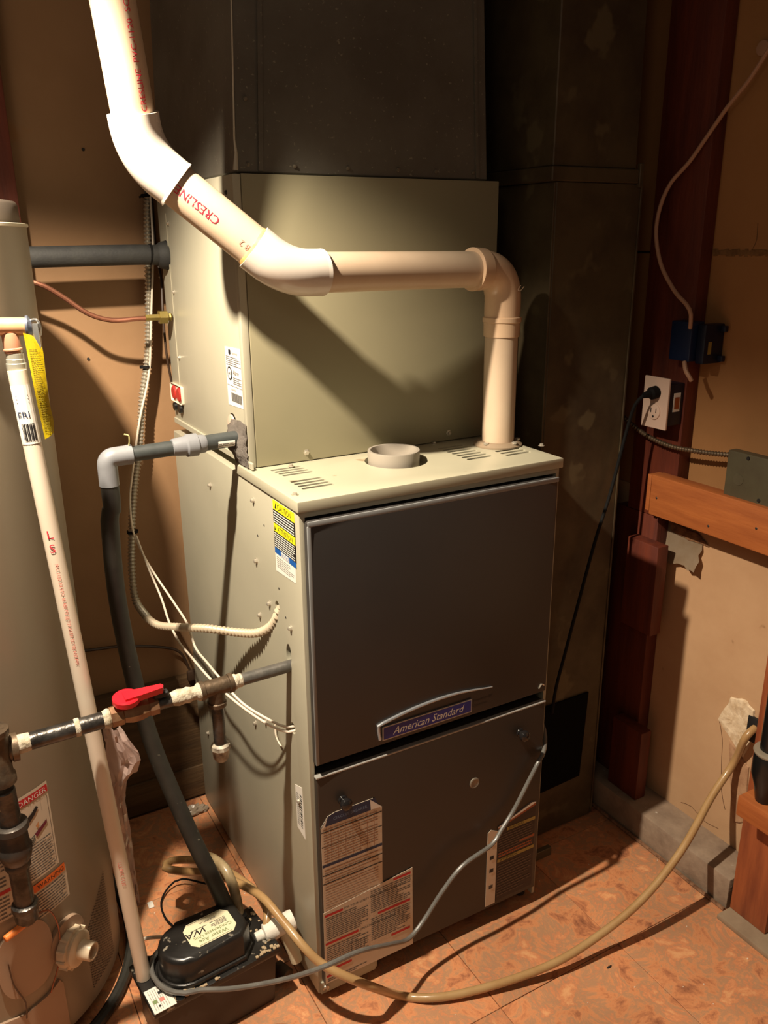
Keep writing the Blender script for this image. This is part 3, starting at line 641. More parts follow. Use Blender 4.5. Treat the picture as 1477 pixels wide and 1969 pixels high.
# printed text along pipes
def pipe_text(A, d, t, a0, size, m, phi, name, parent, flip=1, r=R):
    d = Vector(d).normalized(); s_ = Vector((0, -1, 0)).cross(d).normalized(); n0 = d.cross(s_).normalized()
    def f(a, b, h):
        an = math.radians(phi)+b/r; nrm = n0*math.cos(an)+s_*math.sin(an)
        return Vector(A)+d*a+nrm*(r+h*.5)
    L = Lab(f); L.text(t, a0, 0, size, m, .0004, flip=flip); L.make(name, parent)
pipe_text(C1-dg*.055, -dg, 'CRESLINE', .083, .0175, RED, -10, 'printed_text', dr, flip=-1)
pipe_text(C1-dg*.055, -dg, '1 8 2', .150, .0135, PINK, -16, 'printed_text', dr, flip=-1)
pipe_text(C1-dg*.055, -dg, 'o  o', .169, .0115, RED, -16, 'printed_text', dr, flip=-1)
pipe_text(C1+dv*.058, dv, 'CRESLINE  PVC-1120  SCH40  NSF  1.5 ASTM', 0, .0125, RED, -26, 'printed_text', ur, r=.0302)
# ================================================================== WATER HEATER
wh = thing('water_heater', (TC.x, TC.y, 0), 'tall beige cylindrical water heater at left edge with danger labels', 'water heater')
obj('tank', lathe((TC.x, TC.y, .02), (0, 0, 1), [(0, .262), (.004, .268), (.018, .2795), (.03, .28), (1.405, .28), (1.41, .2805), (1.414, .279)], 96), TANKM, wh, ang=25)
obj('top_rim', lathe((TC.x, TC.y, 1.428), (0, 0, 1), [(0, .2795), (.001, .283), (.005, .283), (.006, .276)], 96), mat('bright_rim', rgb(214, 206, 184), .3), wh)
obj('top_cap', lathe((TC.x, TC.y, 1.434), (0, 0, 1), [(0, .272), (.027, .271), (.032, .268), (.034, .25), (.035, .1)], 96), mat('cap_steel', rgb(130, 118, 106), .3, metal=.5), wh)
obj('cap_screw', lathe((TC.x+.272*math.cos(math.radians(-36)), TC.y+.272*math.sin(math.radians(-36)), 1.448), (.8, -.59, 0), [(0, .006), (.003, .006), (.004, .003)], 10), SCREWM, wh)
for a in (40, 130, 220, 310): obj('foot', lathe((TC.x+.22*math.cos(math.radians(a)), TC.y+.22*math.sin(math.radians(a)), 0), (0, 0, 1), [(0, .02), (.022, .02)], 12), DARKG, wh)
# danger label
L = Lab(onTank(-66), .012); w_ = math.radians(13)*TR
L.rect(0, .385, w_, .552, PAPER); L.rect(.001, .5325, w_-.001, .5465, REDB, .0004); L.text('DANGER', w_/2, .5345, .0135, WHITE, .0009, 'CENTER')
L.rect(w_-.0045, .392, w_-.004, .530, BLACKP, .0004); L.rect(w_-.018, .505, w_-.0178, .530, BLACKP, .0004)
# pictogram: a person falling beside fumes (simple shapes)
L.poly([(.014, .500), (.020, .497), (.032, .506), (.040, .516), (.036, .520), (.026, .512), (.018, .508)], BLACKP, .0006)
for k in range(8):
    pass
L.poly([(.013+.005*math.cos(k*.785), .501+.006*math.sin(k*.785)) for k in range(8)], BLACKP, .0007)
L.poly([(.013+.0028*math.cos(k*.785), .501+.0034*math.sin(k*.785)) for k in range(8)], PAPER, .0010)
L.poly([(.026, .471), (.040, .478), (.052, .484), (.052, .477), (.040, .470), (.030, .463)], mat('maroon_print', rgb(110, 30, 50), .6), .0006)
L.poly([(.030, .484), (.037, .490), (.034, .478)], flat('skin_print', 200, 140, 90), .0006)
for k in range(4): L.poly([(.026, .470-k*.003), (.018, .467-k*.0045), (.018, .4655-k*.0045), (.026, .468-k*.003)], BLACKP, .0007)
L.lines(.006, .388, w_-.006, .455, 13, GREYT, .4, .0006, 31)
L.make('danger_label', wh, 'danger label with red header')
L = Lab(onTank(-68), .012); w_ = math.radians(17.5)*TR
L.rect(0, .306, w_, .372, PAPER); L.rect(.018, .362, w_-.002, .3775, ORANGE, .0004); L.text('WARNING', w_/2+.01, .3655, .0115, BLACKP, .0009, 'CENTER')
L.lines(.008, .308, w_-.004, .360, 9, GREYT, .42, .0006, 32)
L.make('warning_label', wh, 'warning label with orange header')
L = Lab(onTank(-86), .012); w_ = math.radians(14.5)*TR
L.rect(0, .345, w_, .500, PAPER); L.rect(.001, .395, w_-.001, .402, REDB, .0004)
L.lines(.006, .408, w_-.004, .495, 12, GREYT, .4, .0006, 33); L.lines(.006, .348, w_-.004, .392, 6, GREYT, .4, .0006, 34)
L.make('instruction_label', wh)
# rounded access shield over the burner, curved to the tank
def tank_patch(pts, lift, m, name, parent, segs=1):
    b = bmesh.new(); f = onTank(-70)
    c = (sum(p_[0] for p_ in pts)/len(pts), sum(p_[1] for p_ in pts)/len(pts)); prev = None; rings = []
    for s_, h in ((1.0, .0002), (.985, lift), (.75, lift), (.5, lift), (.25, lift)):
        rings.append([b.verts.new(f(c[0]+(a-c[0])*s_, c[1]+(z-c[1])*s_, h)) for a, z in pts])
    n = len(pts)
    for i in range(len(rings)-1):
        for k in range(n): b.faces.new((rings[i][k], rings[i][(k+1) % n], rings[i+1][(k+1) % n], rings[i+1][k]))
    b.faces.new(rings[-1]); return obj(name, b, m, parent)
ell = lambda ca, cz, ra, rz, n=36, p_=2.6: [(ca+ra*math.copysign(abs(math.cos(2*math.pi*k/n))**(2/p_), math.cos(2*math.pi*k/n)), cz+rz*math.copysign(abs(math.sin(2*math.pi*k/n))**(2/p_), math.sin(2*math.pi*k/n))) for k in range(n)]
tank_patch(ell(-.004, .250, .048, .072), .006, TANKB, 'burner_shield', wh)
tank_patch([(-.13, .030), (.052, .030), (.052, .150), (.046, .162), (.02, .150), (-.02, .143), (-.06, .150), (-.13, .170)], .005, TANKB, 'access_door', wh)
tank_patch(ell(.074, .226, .038, .045, 36, 2.2), .008, TANKB, 'drain_escutcheon', wh)
t = math.radians(-55.5); nrm = Vector((math.cos(t), math.sin(t), 0)); c = TC+nrm*(TR+.004)+Vector((0, 0, .214))
dn = (nrm+Vector((.35, -.05, .0))).normalized()
dvv = obj('drain_valve', lathe(c, dn, [(0, .034), (.004, .036), (.016, .0355), (.018, .030), (.021, .031), (.024, .0315), (.027, .026), (.028, .0165), (.050, .0165), (.052, .0155), (.052, .0125), (.030, .0120)], 32), mat('valve_cream', rgb(214, 196, 168), .35), wh)
b = bmesh.new(); u, v = frame(dn)
for k in range(12):
    a = 2*math.pi*k/12; q = c+dn*.010+(u*math.cos(a)+v*math.sin(a))*.0355; sweep([q-dn*.008, q+dn*.008], .0028, 6, b)
obj('grip_ribs', b, mat('valve_cream', 0), dvv)
# perforated air intake: many small slots, triangular field
b = bmesh.new(); f = onTank(-70); N0 = 0
for i in range(21):
    for j in range(34):
        a = .120+i*.0043; z = .068+j*.0058+(.0029 if i % 2 else 0)
        if z < .200+.75*(a-.120):
            q = [b.verts.new(f(a+da, z+dz, .0008)) for da, dz in ((-.0012, -.0012), (.0010, -.0022), (.0014, .0010), (-.0008, .0020))]; b.faces.new(q)
gr = obj('intake_slots', b, flat('slot_black', 44, 34, 28), wh, kind='stuff')
# igniter wire and orange connector
obj('orange_connector', cyl(f(-.035, .327, .02), f(.022, .331, .012), .006, 12), mat('orange_plastic', rgb(230, 130, 60), .4), wh)
obj('pilot_tube', hose([f(.022, .331, .012), f(.040, .325, .014), f(.052, .290, .012), f(.054, .245, .010), f(.044, .20, .010), f(.030, .172, .010), f(.024, .155, .008)], .0014, 6), COPPER, wh)
obj('pilot_tube', hose([f(-.035, .27, .012), f(-.032, .22, .012), f(-.020, .175, .012), f(-.022, .14, .010)], .0014, 6), mat('dark_wire', rgb(70, 48, 34), .4), wh)
# drain pan edge tube around the heater base
hp = []
for a in range(-78, 40, 6):
    t = math.radians(a); hp.append((TC.x+math.cos(t)*.300, TC.y+math.sin(t)*.300, .012+(.0 if a < -10 else min(.07, .0016*(a+10)))))
tag(obj('rubber_hose', hose(hp, .0115, 10), HOSE), 'black hose curving around the base of the water heater', 'hose')
# ---- relief valve and discharge pipe
rv = thing('relief_valve', (-.375, .20, 1.29), 'brass relief valve with steel lever and yellow tag on the heater', 'valve')
obj('valve_body', sweep([((-0.418, 0.135, 1.297)[0], .16, (-0.418, 0.135, 1.297)[2]), (-0.418, 0.135, 1.297), (-0.408, 0.135, 1.296), (-0.344, 0.135, 1.293)], .0125, 24), mat('brass_tan', rgb(196, 148, 106), .35, metal=.25, c2=rgb(206, 160, 120), scale=20), rv)
obj('outlet_tee', lathe((-0.368, 0.135, 1.286), Vector((-0.365, 0.135, 1.231))-Vector((-0.368, 0.135, 1.286)), [(0, .0110), (.002, .0118), (.021, .0118), (.022, .0130), (.024, .0132), (.0245, .0118), (.028, .0118)], 24), mat('copper_tee', rgb(200, 142, 112), .35, metal=.3), rv)
obj('adapter', lathe((-0.365, 0.135, 1.262), Vector((-0.365, 0.135, 1.231))-Vector((-0.365, 0.135, 1.262)), [(0, .011), (.004, .0105), (.005, .0120), (.012, .0120), (.013, .0128), (.018, .0128), (.019, .0138), (.024, .0138), (.032, .0132), (.040, .0125)], 24), mat('silver_adapter', rgb(190, 188, 172), .3, metal=.6), rv)
obj('spring_cap', lathe((-0.346, 0.133, 1.293), (1, -.25, 0), [(0, .013), (.001, .0155), (.004, .0155), (.006, .012), (.009, .009)], 24), mat('cap_blue_steel', rgb(110, 116, 130), .3, metal=.6), rv)
b = bmesh.new(); box(-.004, -.0015, -.05, .004, .0015, 0, .001, 2, b)
bmesh.ops.transform(b, matrix=Matrix.Translation((-0.335, 0.12, 1.298)) @ Euler((.0, 0, -.5)).to_matrix().to_4x4(), verts=b.verts[:])
hose([(-0.339, 0.125, 1.302), (-0.333, 0.12, 1.303), (-0.329, 0.12, 1.296), (-0.33, 0.124, 1.281)], .002, 8, .004, b)
obj('lever', b, CHROME, rv)
# yellow tag: a curled strip
b = bmesh.new(); A = [(-0.352, 0.122, 1.286), (-0.351, 0.116, 1.266), (-0.35, 0.112, 1.229), (-0.348, 0.112, 1.192), (-0.345, 0.114, 1.161), (-0.343, 0.116, 1.134)]
Bq = [(-0.341, 0.122, 1.282), (-0.33, 0.116, 1.265), (-0.331, 0.112, 1.227), (-0.331, 0.112, 1.19), (-0.328, 0.114, 1.159), (-0.33, 0.116, 1.142)]
A = smooth_path(A, .008); Bq = smooth_path(Bq, .008); n = min(len(A), len(Bq)); rows = []
for i in range(n):
    a = A[int(i*(len(A)-1)/(n-1))]; c = Bq[int(i*(len(Bq)-1)/(n-1))]
    rows.append([b.verts.new(a.lerp(c, k/6)+Vector((0, -.004*math.sin(k/6*math.pi)+.003*math.sin(i*.6), 0))) for k in range(7)])
for i in range(n-1):
    for k in range(6): b.faces.new((rows[i][k], rows[i][k+1], rows[i+1][k+1], rows[i+1][k]))
TG = [[v.co.copy() for v in r_] for r_ in rows]
bmesh.ops.solidify(b, geom=b.faces[:], thickness=.0006)
tg = obj('warning_tag', b, YTAG, rv); tg['label'] = 'bright yellow hanging tag with fine print'
b = bmesh.new(); rn = random.Random(8)
for i in range(46):
    t = (.16+i*.0178)*(n-1); r0 = int(t); fr = t-r0
    if r0 >= n-1 or .61 < t/(n-1) < .64: continue
    cs = [TG[r0][k].lerp(TG[r0+1][k], fr) for k in range(7)]; u0 = .8; end = rn.uniform(3.2, 5.4)
    def at(u_): k = min(5, int(u_)); return cs[k].lerp(cs[k+1], u_-k)
    while u0 < end:
        e = min(end, u0+rn.uniform(.4, 1.1)); o_ = Vector((0, -.0012, 0)); z = Vector((0, 0, .0007))
        b.faces.new([b.verts.new(q_+o_+zz) for q_, zz in ((at(u0), -z), (at(e), -z), (at(e), z), (at(u0), z))]); u0 = e+.18
obj('tag_print', b, flat('tag_text', 120, 104, 10), tg)
dp = thing('discharge_pipe', (-0.3, 0.116, 0.1), 'white plastic discharge pipe with barcode sticker leaning before heater', 'pipe')
PA = Vector((-0.366, 0.13, 1.234)); PB = Vector((-0.303, 0.094, 0.131)); dd = (PB-PA).normalized()
o = obj('pipe', sweep([PA, PB], .0131, 24), mat('white_pvc_pipe', rgb(226, 212, 192), .35, c2=rgb(220, 204, 182), scale=5, coat=.2), dp)
pipe_text(PA+dd*.015, dd, '', 0, .01, RED, 0, 'x', dp, r=.0131) if False else None
def pipe_lab(A, d, r, phi0):
    d = Vector(d).normalized(); s_ = Vector((-.15, -.98, 0)).cross(d).normalized(); nn = d.cross(s_).normalized()
    def f(a, b, h):   # a along the pipe, b round it
        an = math.radians(phi0)+b/r; return Vector(A)+d*a+(nn*math.cos(an)+s_*math.sin(an))*(r+h)
    return f
f = pipe_lab(PA, dd, .0131, 0); L = Lab(f)
for k in range(8): L.poly([(.020, -.016+k*.004), (.105, -.016+k*.004), (.105, -.012+k*.004), (.020, -.012+k*.004)], WHITE)
for k in range(12): L.rect(.075+.0*k, -.008+k*.0014, .100, -.0074+k*.0014+.0004*(k % 3), BLACKP, .0005)
for k in range(3): L.rect(.034+k*.005, -.008, .0355+k*.005, .008, GREYT, .0005)
L.text('ERI', .066, -.011, .0125, NAVY, .0006, rot=math.pi/2)
L.make('barcode_sticker', dp)
for t_, a_ in (('L', .250), ('S', .272)):
    L = Lab(f); L.text(t_, a_, -.006, .019, RED, .0004, rot=math.pi/2); L.make('printed_text', dp)
for t_, a_, z_, m_ in (('PVC 1120 3/4 SCH 40 480 PSI @ 73F ASTM D1785 NSF-PW', .29, .0068, PINK), ('LLS PVC 1120', .84, .0085, PINK)):
    L = Lab(f); L.text(t_, a_, -.003, z_, m_, .0004); L.make('printed_text', dp)
# plastic bag hanging behind the discharge pipe
b = bmesh.new(); rn = random.Random(12)
Lf = [(-0.308, 0.15, 0.628), (-0.312, 0.16, 0.535), (-0.313, 0.17, 0.399), (-0.307, 0.18, 0.285), (-0.285, 0.19, 0.216)]
Rt = [(-0.283, 0.14, 0.625), (-0.259, 0.13, 0.554), (-0.287, 0.15, 0.496), (-0.282, 0.17, 0.363), (-0.28, 0.19, 0.211)]
Lf = smooth_path(Lf, .012); Rt = smooth_path(Rt, .012); n = 26; rows = []
for i in range(n):
    a = Lf[int(i*(len(Lf)-1)/(n-1))]; c = Rt[int(i*(len(Rt)-1)/(n-1))]
    rows.append([b.verts.new(a.lerp(c, k/8)+Vector((rn.uniform(-.002, .002), -.014*math.sin(k/8*math.pi)+rn.uniform(-.005, .005), rn.uniform(-.002, .002)))) for k in range(9)])
for i in range(n-1):
    for k in range(8): b.faces.new((rows[i][k], rows[i][k+1], rows[i+1][k+1], rows[i+1][k]))
bmesh.ops.solidify(b, geom=b.faces[:], thickness=.0004)
tag(obj('plastic_bag', b, PLASTIC, ang=20), 'crumpled clear plastic bag hanging behind the white discharge pipe', 'plastic bag')
# ================================================================== GAS PIPE
GY, GZ = .070, .694
gp = thing('gas_pipe', (-.13, GY, .5), 'black iron gas pipe with red handled valve entering furnace side', 'pipe')
def gx(x): return (x, GY, GZ-.012*min(1, -x/.46) if x < 0 else GZ)
obj('nipple', cyl(gx(.018), gx(-.110), .0107, 20), mat('grey_iron', rgb(88, 86, 82), .45, metal=.4, c2=rgb(108, 104, 98), scale=40, bump=.2, bscale=120, spots=rgb(190, 180, 160), spotscale=90, spotthr=.72), gp)
tee = obj('tee', lathe(gx(-.104), (-1, 0, -.02), [(0, .012), (.001, .0165), (.008, .0165), (.009, .0145), (.050, .0145), (.051, .0165), (.058, .0165), (.059, .012)], 24), IRONF, gp)
TX = -.134
obj('branch', lathe((TX, GY, GZ), (0, 0, -1), [(.008, .0140), (.030, .0140), (.031, .0160), (.038, .0160), (.039, .012)], 24), IRONF, tee)
obj('drip_leg', cyl((TX, GY, GZ-.036), (TX, GY, GZ-.125), .0105, 20), IRON, gp)
obj('leg_cap', lathe((TX, GY, GZ-.112), (0, 0, -1), [(0, .0125), (.003, .0165), (.010, .0172), (.013, .0150), (.028, .0140), (.034, .010)], 10), mat('cap_dope', rgb(190, 182, 164), .5, c2=rgb(96, 84, 70), scale=60, bump=.5), gp)
obj('thread_dope', lathe(gx(-.155), (-1, 0, 0), [(0, .0125), (.004, .0160), (.010, .0150), (.014, .0115), (.020, .0112), (.028, .0138), (.034, .0125), (.044, .0140), (.052, .0120), (.056, .0108)], 18), TAPE, gp)
obj('thread_dope', lathe(gx(-.106), (1, 0, 0), [(0, .0125), (.006, .0135), (.010, .0115), (.016, .0120), (.018, .0108)], 18), TAPE, gp)
obj('nipple', cyl(gx(-.15), gx(-.24), .0107, 20), IRON, gp)
vb = obj('valve_body', lathe(gx(-.232), (-1, 0, -.02), [(0, .0115), (.001, .0165), (.014, .0165), (.016, .0150), (.030, .0185), (.044, .0185), (.056, .0150), (.058, .0172), (.076, .0172), (.078, .0125)], 8), mat('valve_brass', rgb(150, 120, 84), .4, metal=.5, c2=rgb(120, 84, 62), scale=30, bump=.3), gp)
# red lever handle
b = bmesh.new(); C = Vector((-.276, GY-.004, GZ+.020)); d_ = Vector((1, .05, .05)).normalized()
lathe((-.282, GY-.004, GZ+.006), (0, -.12, 1), [(0, .007), (.008, .007), (.009, .020), (.011, .0215), (.019, .0215), (.021, .0195)], 28, b)
e = [(-.286, -.0215), (-.262, -.0185), (-.225, -.0105), (-.222, 0), (-.225, .0085), (-.262, .0125), (-.286, .0165)]
tops = [b.verts.new((x, GY-.006+y*.75, GZ+.029)) for x, y in e]; bots = [b.verts.new((x, GY-.004+y*.75, GZ+.018)) for x, y in e]
b.faces.new(tops); b.faces.new(bots[::-1])
for k in range(len(e)): b.faces.new((tops[k], bots[k], bots[(k+1) % len(e)], tops[(k+1) % len(e)]))
obj('handle', b, REDP, vb); 
obj('handle_stop', box(-.240, GY-.010, GZ+.008, -.215, GY+.002, GZ+.018, .002, 1), BLACKP, vb)
obj('thread_dope', lathe(gx(-.306), (-1, 0, -.02), [(0, .0135), (.006, .0165), (.010, .0150), (.014, .0138)], 16), TAPE, gp)
obj('nipple', cyl(gx(-.31), gx(-.455), .0136, 24), IRON, gp)
obj('thread_dope', lathe(gx(-.355), (-1, 0, -.02), [(0, .0136), (.001, .0146), (.006, .0148), (.008, .0138)], 16), TAPE, gp)
obj('thread_dope', lathe(gx(-.428), (-1, 0, -.02), [(0, .0137), (.006, .0145), (.018, .0150), (.022, .0170), (.028, .0170)], 16), TAPE, gp)
LX = -.470; ZT = .680
obj('nipple', cyl((-.505, GY, ZT), (-1.2, GY, ZT), .0136, 24), IRON, gp)
tl = obj('tee', lathe((-.445, GY, ZT), (-1, 0, 0), [(0, .0135), (.001, .0215), (.010, .0215), (.011, .019), (.055, .019), (.056, .0215), (.066, .0215), (.067, .014)], 24), IRONF, gp)
obj('branch', lathe((LX-.006, GY-.01, ZT+.045), (0, 0, -1), [(0, .014), (.001, .0215), (.010, .0215), (.012, .0185), (.075, .0185), (.080, .0215), (.092, .0215), (.094, .0165)], 24), IRONF, tl)
dl = Vector((-.476, GY-.01, .62))
obj('nipple', cyl(dl, (-.474, GY-.01, .54), .0168, 24), IRON, gp)
obj('reducer', lathe((-.474, GY-.01, .560), (0, 0, -1), [(0, .0200), (.002, .0245), (.012, .0255), (.016, .0215), (.040, .0225), (.046, .0255), (.062, .0235), (.072, .0185), (.076, .0195), (.082, .0190), (.083, .016)], 28), mat('coupling_iron', rgb(84, 78, 72), .35, metal=.6, c2=rgb(60, 54, 50), scale=20, bump=.25, bscale=60), gp)
obj('nipple', cyl((-.474, GY-.01, .480), (-.474, GY-.01, .405), .0150, 24), IRON, gp)
obj('leg_cap', lathe((-.474, GY-.01, .408), (0, 0, -1), [(0, .0165), (.002, .0205), (.012, .0210), (.016, .0185), (.032, .0180), (.038, .0130)], 12), IRON, gp)
# ================================================================== CONDENSATE DRAIN
cd_ = thing('condensate_drain', (-.234, .26, .16), 'grey plastic condensate pipe and black drop hose left of furnace', 'pipe')
K = Vector((-.234, .26, 1.060)); E0 = Vector((.004, .262, 1.066))
obj('stub', cyl(E0, (-.085, .26, 1.064), .0140, 20), DGREYPVC, cd_)
L = Lab(lambda a, b, h: Vector((a, .26-math.cos(b/.014)*(.0142+h*.5), 1.065+math.sin(b/.014)*(.0142+h*.5)))); 
for k in range(4): L.rect(-.043, -.010+k*.003, -.012, -.007+k*.003, WHITE)
L.lines(-.042, -.008, -.013, -.001, 2, GREYT, .4, .0004, 41); L.make('pipe_sticker', cd_)
obj('union', lathe((-.062, .26, 1.064), (-1, 0, 0), [(0, .0145), (.004, .0165), (.014, .0170), (.016, .0205), (.034, .0205), (.037, .0175), (.050, .0165), (.060, .0150), (.061, .0130)], 12), GREYPVC, cd_)
obj('pipe', cyl((-.110, .26, 1.063), (-.200, .26, 1.061), .0133, 20), DGREYPVC, cd_)
obj('elbow', sweep(arc_corner((-.192, .26, 1.061), K, (-.234, .26, 1.012), .014, 8), .0165, 24), GREYPVC, cd_)
obj('socket_rim', lathe((-.202, .26, 1.061), (1, 0, 0), [(0, .0168), (.010, .0172), (.011, .0140)], 24), GREYPVC, cd_)
obj('zip_tie', hose([(-.196, .256, 1.078), (-.195, .252, 1.086), (-.196, .250, 1.096), (-.203, .25, 1.099)], .0013, 6, .003), mat('yellow_tie', rgb(214, 206, 140), .5), cd_)
obj('drop_hose', hose([(-.234, .26, 1.018), (-.234, .26, .97), (-0.24, 0.262, 0.95), (-0.242, 0.265, 0.803), (-0.232, 0.255, 0.65), (-0.216, 0.24, 0.521), (-0.193, 0.215, 0.413), (-0.167, 0.18, 0.308), (-0.142, 0.15, 0.222), (-0.121, 0.115, 0.134)], .0155, 16, .02), HOSE, cd_)
# ================================================================== REFRIGERANT LINES
rl = thing('refrigerant_lines', (-.2, .655, 1.25), 'black insulated line and thin copper line entering coil cabinet', 'pipe')
obj('insulation', hose([(.014, .655, 1.378), (-.05, .655, 1.380), (-.2, .655, 1.379), (-.42, .655, 1.376), (-.52, .67, 1.37)], .0205, 18, .03), FOAM, rl)
obj('foam_collar', lathe((.012, .655, 1.378), (-1, 0, 0), [(0, .028), (.008, .029), (.02, .026), (.026, .021)], 20), FOAM, rl)
obj('zip_tie', lathe((-.026, .655, 1.380), (-1, 0, .1), [(0, .0205), (.001, .0215), (.004, .0215), (.005, .0205)], 18), BLACKC, rl)
obj('copper_tube', hose([(-0.03, 0.645, 1.253), (-0.068, 0.645, 1.253), (-0.12, 0.65, 1.252), (-0.165, 0.65, 1.267), (-0.206, 0.655, 1.299), (-0.242, 0.655, 1.324), (-0.273, 0.66, 1.336), (-0.316, 0.67, 1.355)], .0052, 10, .012), COPPER, rl)
obj('fitting', lathe((.004, .645, 1.253), (-1, 0, .02), [(0, .006), (.004, .010), (.006, .0085), (.010, .0085), (.011, .0145), (.028, .0145), (.029, .0075), (.056, .0070), (.057, .0055)], 6), BRASS, rl)
# ================================================================== CONDUIT AND WIRES
fc = thing('flexible_conduit', (-.05, .7, .4), 'flexible metal conduit running down the back wall into furnace side', 'conduit')
obj('conduit', corr([(0.008, 0.735, 1.546), (-0.004, 0.735, 1.473), (-0.012, 0.73, 1.389), (-0.025, 0.722, 1.259), (-0.038, 0.72, 1.159), (-0.056, 0.72, 1.08), (-0.076, 0.715, 0.964), (-0.098, 0.71, 0.871), (-0.115, 0.7, 0.777), (-0.127, 0.69, 0.68), (-0.13, 0.665, 0.618), (-0.121, 0.6, 0.597)], .0095, .0085, .0038), FLEXM, fc)
obj('beige_conduit', corr([(-0.123, 0.615, 0.596), (-0.113, 0.54, 0.604), (-0.088, 0.44, 0.635), (-0.06, 0.345, 0.665), (-0.031, 0.27, 0.682), (-0.014, 0.2, 0.705), (-0.004, 0.165, 0.725), (0.002, 0.14, 0.747), (0.002, 0.122, 0.767), (.006, .112, .790)], .0088, .0125, .0042), FLEXB, fc)
for u_ in ((-0.003, 0.735, 1.498), (-0.044, 0.72, 1.142), (-0.114, 0.7, 0.774)):
    obj('zip_tie', lathe(u_, (0, .05, 1), [(-.003, .0105), (-.003, .0125), (.003, .0125), (.003, .0105)], 14), BLACKC, fc)
obj('zip_tail', hose([Vector((-0.022, 0.725, 1.494)), Vector((-0.005, 0.72, 1.501))], .0022, 5), BLACKC, fc)
w1 = tag(obj('thermostat_wire', hose([(0.002, 0.725, 1.499), (-0.004, 0.72, 1.389), (-0.022, 0.712, 1.26), (-0.029, 0.71, 1.205), (-0.04, 0.712, 1.126), (-0.069, 0.705, 1.037), (-0.085, 0.7, 0.98), (-0.098, 0.7, 0.922), (-0.113, 0.695, 0.853), (-0.116, 0.685, 0.781), (-0.107, 0.66, 0.737), (-0.099, 0.6, 0.706), (-0.079, 0.52, 0.657), (-0.073, 0.45, 0.635), (-0.079, 0.38, 0.612), (-0.079, 0.3, 0.613), (-0.084, 0.22, 0.625), (-0.065, 0.15, 0.599), (-0.03, 0.1, 0.577), (-0.007, 0.078, 0.568), (.012, .068, .572)], .0024, 8), WIREW), 'white thermostat wire reaching the small hole in furnace side', 'wire')
w2 = tag(obj('thermostat_wire', hose([(-0.111, 0.68, 0.769), (-0.105, 0.62, 0.713), (-0.094, 0.57, 0.653), (-0.099, 0.5, 0.626), (-0.101, 0.42, 0.612), (-0.1, 0.35, 0.614), (-0.097, 0.26, 0.615), (-0.087, 0.2, 0.608), (-0.064, 0.14, 0.591), (-0.034, 0.09, 0.573), (-0.006, 0.075, 0.559), (.010, .066, .566)], .0024, 8), WIREW), 'second white thermostat wire looping lower behind the gas tee', 'wire')
tag(obj('thermostat_wire', hose([(-0.004, 0.146, 0.535), (-0.006, 0.14, 0.517), (-0.005, 0.131, 0.507), (-0.004, 0.119, 0.502)], .0016, 6, .004), WIREW), 'short loose white wire end hanging on furnace side', 'wire')
tag(obj('control_cable', hose([(0.009, 0.742, 1.495), (0.007, 0.738, 1.389), (0.008, 0.72, 1.324), (-0.0, 0.7, 1.26), (-0.0, 0.7, 1.17), (0.013, 0.715, 1.074)], .0028, 6), mat('brown_cable', rgb(60, 44, 32), .5)), 'thin dark cable dropping beside the flexible conduit', 'cable')
tag(obj('wall_cable', hose([(-0.293, 0.75, 0.494), (-0.236, 0.75, 0.481), (-0.164, 0.75, 0.472), (-0.078, 0.745, 0.451), (-0.023, 0.74, 0.425), (-0.001, 0.735, 0.367)], .0035, 6), mat('brown_cable', 0)), 'brown cable crossing the back wall behind the hose', 'cable')
tag(obj('wall_clamp', box(-.012, .722, .345, .018, .7345, .372, .004, 2), mat('brown_cable', 0)), 'small dark clamp on the plank behind the furnace', 'clamp')
# ================================================================== CONDENSATE PUMP
cpz = thing('condensate_pump', (-.21, .055, 0), 'black condensate pump on floor with octagonal label facing up', 'pump')
ang = math.radians(6); PC = Vector((-.190, .083, 0)); pu = Vector((math.cos(ang), math.sin(ang), 0)); pv = Vector((-pu.y, pu.x, 0))
def PP(a, b_, z): return PC+pu*a+pv*b_+Vector((0, 0, z))
def pbox(a0, b0, z0, a1, b1, z1, bev=.003, taper=0, bm=None):
    t = bmesh.new(); box(a0, b0, z0, a1, b1, z1, bev, 2, t)
    for v in t.verts:
        f = 1-taper*(1-(v.co.z-z0)/(z1-z0)); v.co = PP(v.co.x*f, v.co.y*f, v.co.z)
    if bm: return addbm(bm, t)
    return t
obj('reservoir', pbox(-.118, -.058, 0, .118, .058, .118, .006, .06), PUMPB, cpz)
lid = obj('lid', pbox(-.126, -.064, .116, .126, .064, .130, .004), PUMPM, cpz)
def prism(pts, z0, z1, bev=.004, f=PP):
    b = bmesh.new(); lo_ = [b.verts.new(f(a, c, z0)) for a, c in pts]; hi_ = [b.verts.new(f(a, c, z1)) for a, c in pts]
    b.faces.new(lo_[::-1]); b.faces.new(hi_)
    n = len(pts)
    for k in range(n): b.faces.new((lo_[k], lo_[(k+1) % n], hi_[(k+1) % n], hi_[k]))
    ed = [e_ for e_ in b.edges if all(abs(v.co.z-z1) < 1e-6 for v in e_.verts)]
    if bev: bmesh.ops.bevel(b, geom=ed, offset=bev, segments=3, profile=.5, affect='EDGES')
    return b
def stadium(a0, a1, r, n=14, cut=.0):
    P = [(a0+r*math.cos(math.radians(90+180*k/n)), r*math.sin(math.radians(90+180*k/n))) for k in range(n+1)]
    P += [(a1, -r), (a1+r*.45, -r*.55), (a1+r*.45, r*.55), (a1, r)]; return P
mh = obj('motor_housing', prism([(a, c) for a, c in stadium(-.036, .056, .050)], .128, .190, .010), PUMPM, cpz)
obj('housing_flange', prism([(a, c) for a, c in stadium(-.036, .058, .055)], .128, .140, .003), PUMPM, cpz)
